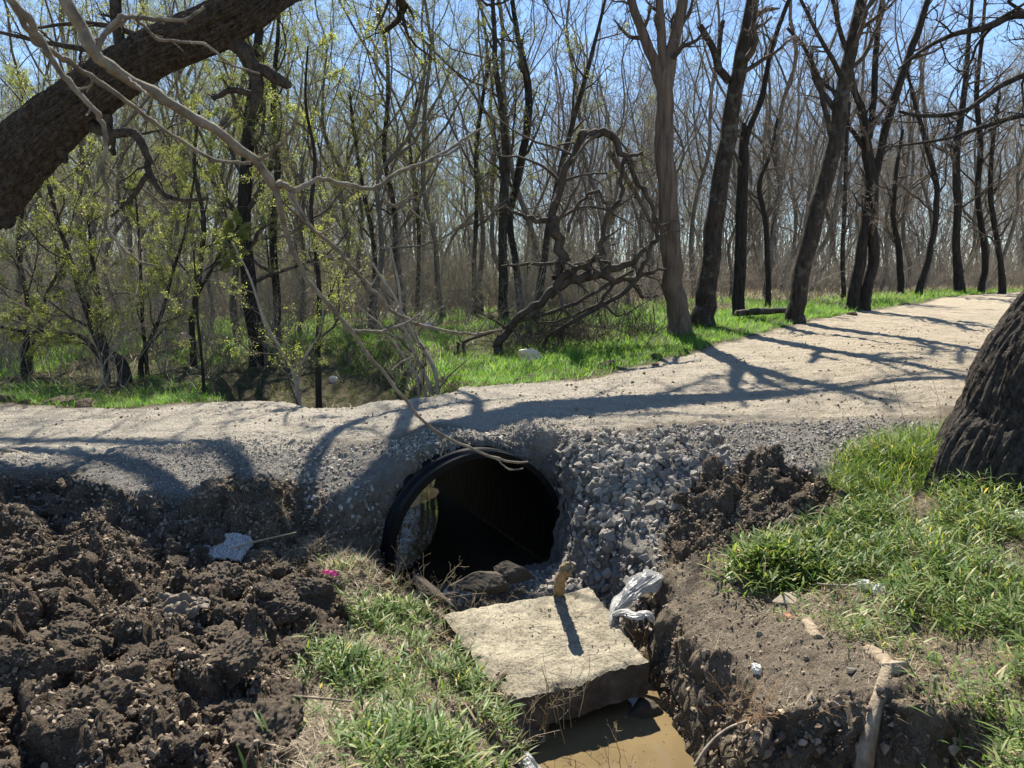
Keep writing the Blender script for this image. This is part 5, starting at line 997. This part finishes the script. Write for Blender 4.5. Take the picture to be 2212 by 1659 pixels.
def film(name, pts, label, col=(.60, .59, .57), seed=0, flat=.5, cat='plastic bag'):
    P = np.array([D(q[0], q[1], q[3]) for q in pts]); R = np.array([q[2] for q in pts]); n = 90; P, R = resample(P, R, n); sd_ = 96; b = MB(); b.tubes(P[None], R[None], sd_); ring = b.V[0].reshape(n, sd_, 3); th = np.arange(sd_)[None] / sd_ * 6.2832; u = np.linspace(0, 1, n)[:, None]
    c_, s_ = np.cos(th), np.sin(th)
    f = np.abs(fbm(c_ * 2.5 + 9 + u * 1.5, s_ * 2.5 + 9 + u * 1.2, seed, 2) - .5) * 3.2 + np.abs(fbm(c_ * 7 + 9 + u * 6, s_ * 7 + u * 9 + 9, seed + 3, 2) - .5) * 1.1 - .55 + (fbm(c_ * 1.2 + 9 + u * 5, s_ * 1.2 + 9 + u * 4, seed + 6, 2) - .5) * 1.8
    ends = np.clip(np.minimum(u, 1 - u) * 14, .02, 1) ** .5; d = ring - P[:, None]; d = d * ((1 + f * .8) * ends)[..., None]; d[..., 2] *= flat; b.V[0] = (P[:, None] + d).reshape(-1, 3)
    plastic('tmp', (0, 0, -50), (1, 1, 1), (0, 0, 0), 'x', col, 1); t_ = bpy.data.objects['tmp']; m_ = t_.data.materials[0]; bpy.data.objects.remove(t_)
    return tag(obj(name, b.mesh(name), m_), label, cat)
film('plastic_bag', [(1425, 1238, .035, 4.82), (1408, 1248, .070, 4.78), (1385, 1262, .080, 4.72), (1360, 1285, .062, 4.66), (1338, 1308, .036, 4.60), (1325, 1328, .020, 4.54), (1318, 1352, .012, 4.46)], 'crumpled clear plastic bag trailing down beside the concrete slab', col=(.42, .41, .39), seed=3)
film('plastic_bag', [(1322, 1330, .014, 4.52), (1345, 1322, .028, 4.5), (1372, 1328, .030, 4.46), (1398, 1326, .026, 4.44), (1412, 1345, .010, 4.42)], 'thin torn strip of clear plastic just below the crumpled bag', col=(.5, .49, .47), seed=8, flat=.45)
p = lay(1145, 770, 11.6); plastic('cloth_sack', (p[0], p[1], p[2] + .09), (.16, .10, .11), (0, .2, .1), 'cream crumpled sack lying in the grass beyond the road', (.62, .55, .42), 3, trans=0, cat='sack')
for dx, dy, Y, s_, lb, sd in [(597, 858, 9.9, .14, 'white plastic bag behind the road, left of the slim crooked stems', 4), (645, 850, 10.2, .12, 'grey white torn bag caught on the slim crooked stems', 5), (718, 765, 14.5, .10, 'small white scrap on the dark creek bank in the wood', 6), (925, 708, 17, .16, 'white bag on the woodland floor under the hanging branch', 7),
                          (2205, 1095, 4.25, .09, 'white plastic cup shaped scrap in grass at the right edge', 8), (1865, 1268, 3.95, .045, 'thin white plastic scrap standing among leaves, the left one of two', 9), (1900, 1285, 3.85, .05, 'torn white plastic scrap among leaves, the right one of two', 10), (1634, 1472, 3.35, .035, 'tiny white plastic scrap on the bare right bank', 11), (1135, 1640, 3.4, .10, 'dirty clear plastic sheet piece at the bottom centre', 12), (400, 727, 13, .10, 'pale pinkish rag snagged on a twig in the left wood', 13)]:
    p = lay(dx, dy, Y); q = D(dx, dy, Y); plastic('plastic_scrap', (p[0], p[1], max(p[2] + s_ * .5, q[2] if sd == 13 else -9)), (s_ * .8, s_ * .55, s_ * .6), (.2, .3, sd), lb, (.6, .6, .58) if sd != 13 else (.5, .38, .33), sd, 'plastic scrap')

# bits lying on the slab
b = MB(); n = 260; u = rs.rand(n); w_ = rs.rand(n) ** .8; c4 = [D(1095, 1515, 3.68)[:2], D(1400, 1432, 4.06)[:2], D(1275, 1268, 5.08)[:2], D(955, 1335, 4.68)[:2]]
q2 = np.array([c4[0] * (1 - a) * (1 - c) + c4[1] * a * (1 - c) + c4[2] * a * c + c4[3] * (1 - a) * c for a, c in zip(u * .9 + .05, w_ * .9 + .05)])
scatter_hulls(b, np.c_[q2, np.full(n, ZS + .012)], .002 + .009 * rs.rand(n) ** 3, rs)
tag(obj('slab_debris', b.mesh('slab_debris', False), M['crumb']), 'dark crumbs of earth scattered over the concrete slab', 'soil crumbs', kind='stuff')
b = MB(); n = 34; u = rs.rand(n); w_ = rs.rand(n); st_ = np.array([c4[0] * (1 - a) * (1 - c) + c4[1] * a * (1 - c) + c4[2] * a * c + c4[3] * (1 - a) * c for a, c in zip(u * .85 + .07, w_ * .7 + .05)]); a_ = rs.uniform(-.7, .5, n); L_ = rs.uniform(.03, .22, n)
P = np.stack([np.c_[st_ + np.c_[np.cos(a_), np.sin(a_)] * (L_ * k / 3)[:, None] + rs.randn(n, 2) * .006, np.full(n, ZS + .022) + rs.rand(n) * .01] for k in range(4)], 1); b.tubes(P, np.full((n, 4), .0016), 4)
tag(obj('slab_twigs', b.mesh('slab_twigs'), M['twig']), 'thin dry stalks scattered over the concrete slab', 'twigs', kind='stuff')
b = MB(); n = 120; x = rs.uniform(.1, 1.0, n); y = rs.uniform(3.4, 4.2, n); scatter_hulls(b, np.c_[x, y, np.full(n, EZ - 2.598)], .002 + .005 * rs.rand(n) ** 2, rs); tag(obj('pool_scum', b.mesh('pool_scum', False), M['dry']), 'bits of straw and scum floating on the muddy pool', 'scum', kind='stuff')
# silver feed sack, half buried, crumpled sheet with rows of faded print
def silver():
    ns = 120; u = np.linspace(-1, 1, ns); U, W = np.meshgrid(u, u); c = D(478, 1162, 4.95)
    x = U * .21 * (1 - .12 * W ** 2) + (fbm(U * 2 + 3, W * 2, 70) - .5) * .05; y = W * .12 + (fbm(U * 3 + 9, W * 2, 71) - .5) * .04 - U * .02
    h = np.abs(fbm(U * 3 + 5, W * 4 + 5, 72, 3) - .5) * .12 + np.abs(fbm(U * 9 + 5, W * 9 + 5, 73, 3) - .5) * .05
    z = h * .55 + .03 * np.sqrt(np.clip(1 - U ** 2 * .9, 0, 1)) + W * .05
    V_ = np.stack([x, y, z], -1).reshape(-1, 3); Ii = np.arange(ns * ns).reshape(ns, ns); f = np.stack([Ii[:-1, :-1], Ii[:-1, 1:], Ii[1:, 1:], Ii[1:, :-1]], -1).reshape(-1, 4)
    b = MB(); b.add(V_, f); b.add(V_ - [0, 0, .008], f[:, ::-1])
    m, N, L, B = mat('silver_foil'); B.inputs['Base Color'].default_value = (.62, .60, .60, 1); B.inputs['Metallic'].default_value = .05; B.inputs['Roughness'].default_value = .35; v = objvec(N, L); n = ntex(N, L, 60, 6, .7, v)
    br_ = N.new('ShaderNodeTexNoise'); br_.inputs['Scale'].default_value = 16; L.new(objvec(N, L, (3, 1, 1)), br_.inputs['Vector'])
    L.new(ramp(N, L, br_.outputs[0], [(.48, (.42, .40, .38)), (.53, (.17, .15, .15)), (.60, (.42, .40, .38))]), B.inputs['Base Color']); bump(N, L, B, n.outputs[0], .008, 1)
    o = obj('foil_sack', b.mesh('foil_sack'), m); o.location = (c[0], c[1], z1at(c[0], c[1]) + .07); tag(o, 'crumpled silver foil sack half buried in the dug soil', 'sack')
silver()
p = lay(712, 1242, 4.7)
def scrap(name, loc, sx, sy, col, label, rz=0, seed=0, cat='plastic scrap', amp=.3):
    ns = 30; u = np.linspace(-1, 1, ns); U, W = np.meshgrid(u, u); z = (fbm(U * 1.5 + seed, W * 1.5 + seed, 75) - .5) * sx * amp * 3; e = 1 + (fbm(U * 3 + seed, W * 3, 76) - .5) * .5
    V_ = np.stack([U * sx * e, W * sy * e, z], -1).reshape(-1, 3); Ii = np.arange(ns * ns).reshape(ns, ns); f = np.stack([Ii[:-1, :-1], Ii[:-1, 1:], Ii[1:, 1:], Ii[1:, :-1]], -1).reshape(-1, 4)
    b = MB(); b.add(V_, f); b.add(V_ - [0, 0, .002], f[:, ::-1]); o = obj(name, b.mesh(name), simple('scrap_' + name, [(.3, tuple(c * .7 for c in col)), (.7, col)], 20, .6)); o.location = loc; o.rotation_euler = (0.3, .1, rz); return tag(o, label, cat)
scrap('plastic_scrap', (p[0], p[1], p[2] + .03), .055, .022, (.75, .12, .32), 'bright pink scrap at the edge of the soil and weeds', -.2, 2)
p = lay(1700, 1345, 3.9); scrap('plastic_scrap', (p[0], p[1], p[2] + .012), .02, .015, (.75, .20, .12), 'tiny red wrapper by the stones on the right bank', .6, 4)
p = lay(400, 1378, 3.7); scrap('rag', (p[0], p[1], p[2] + .07), .13, .085, (.17, .14, .105), 'folded brown rag half buried in the dark clods', .3, 6, 'rag', .5)
p = lay(600, 1280, 4.3); scrap('rag', (p[0], p[1], p[2] + .05), .06, .04, (.28, .24, .18), 'small pale rag on the heap near the pink scrap', .3, 8, 'rag', .6)
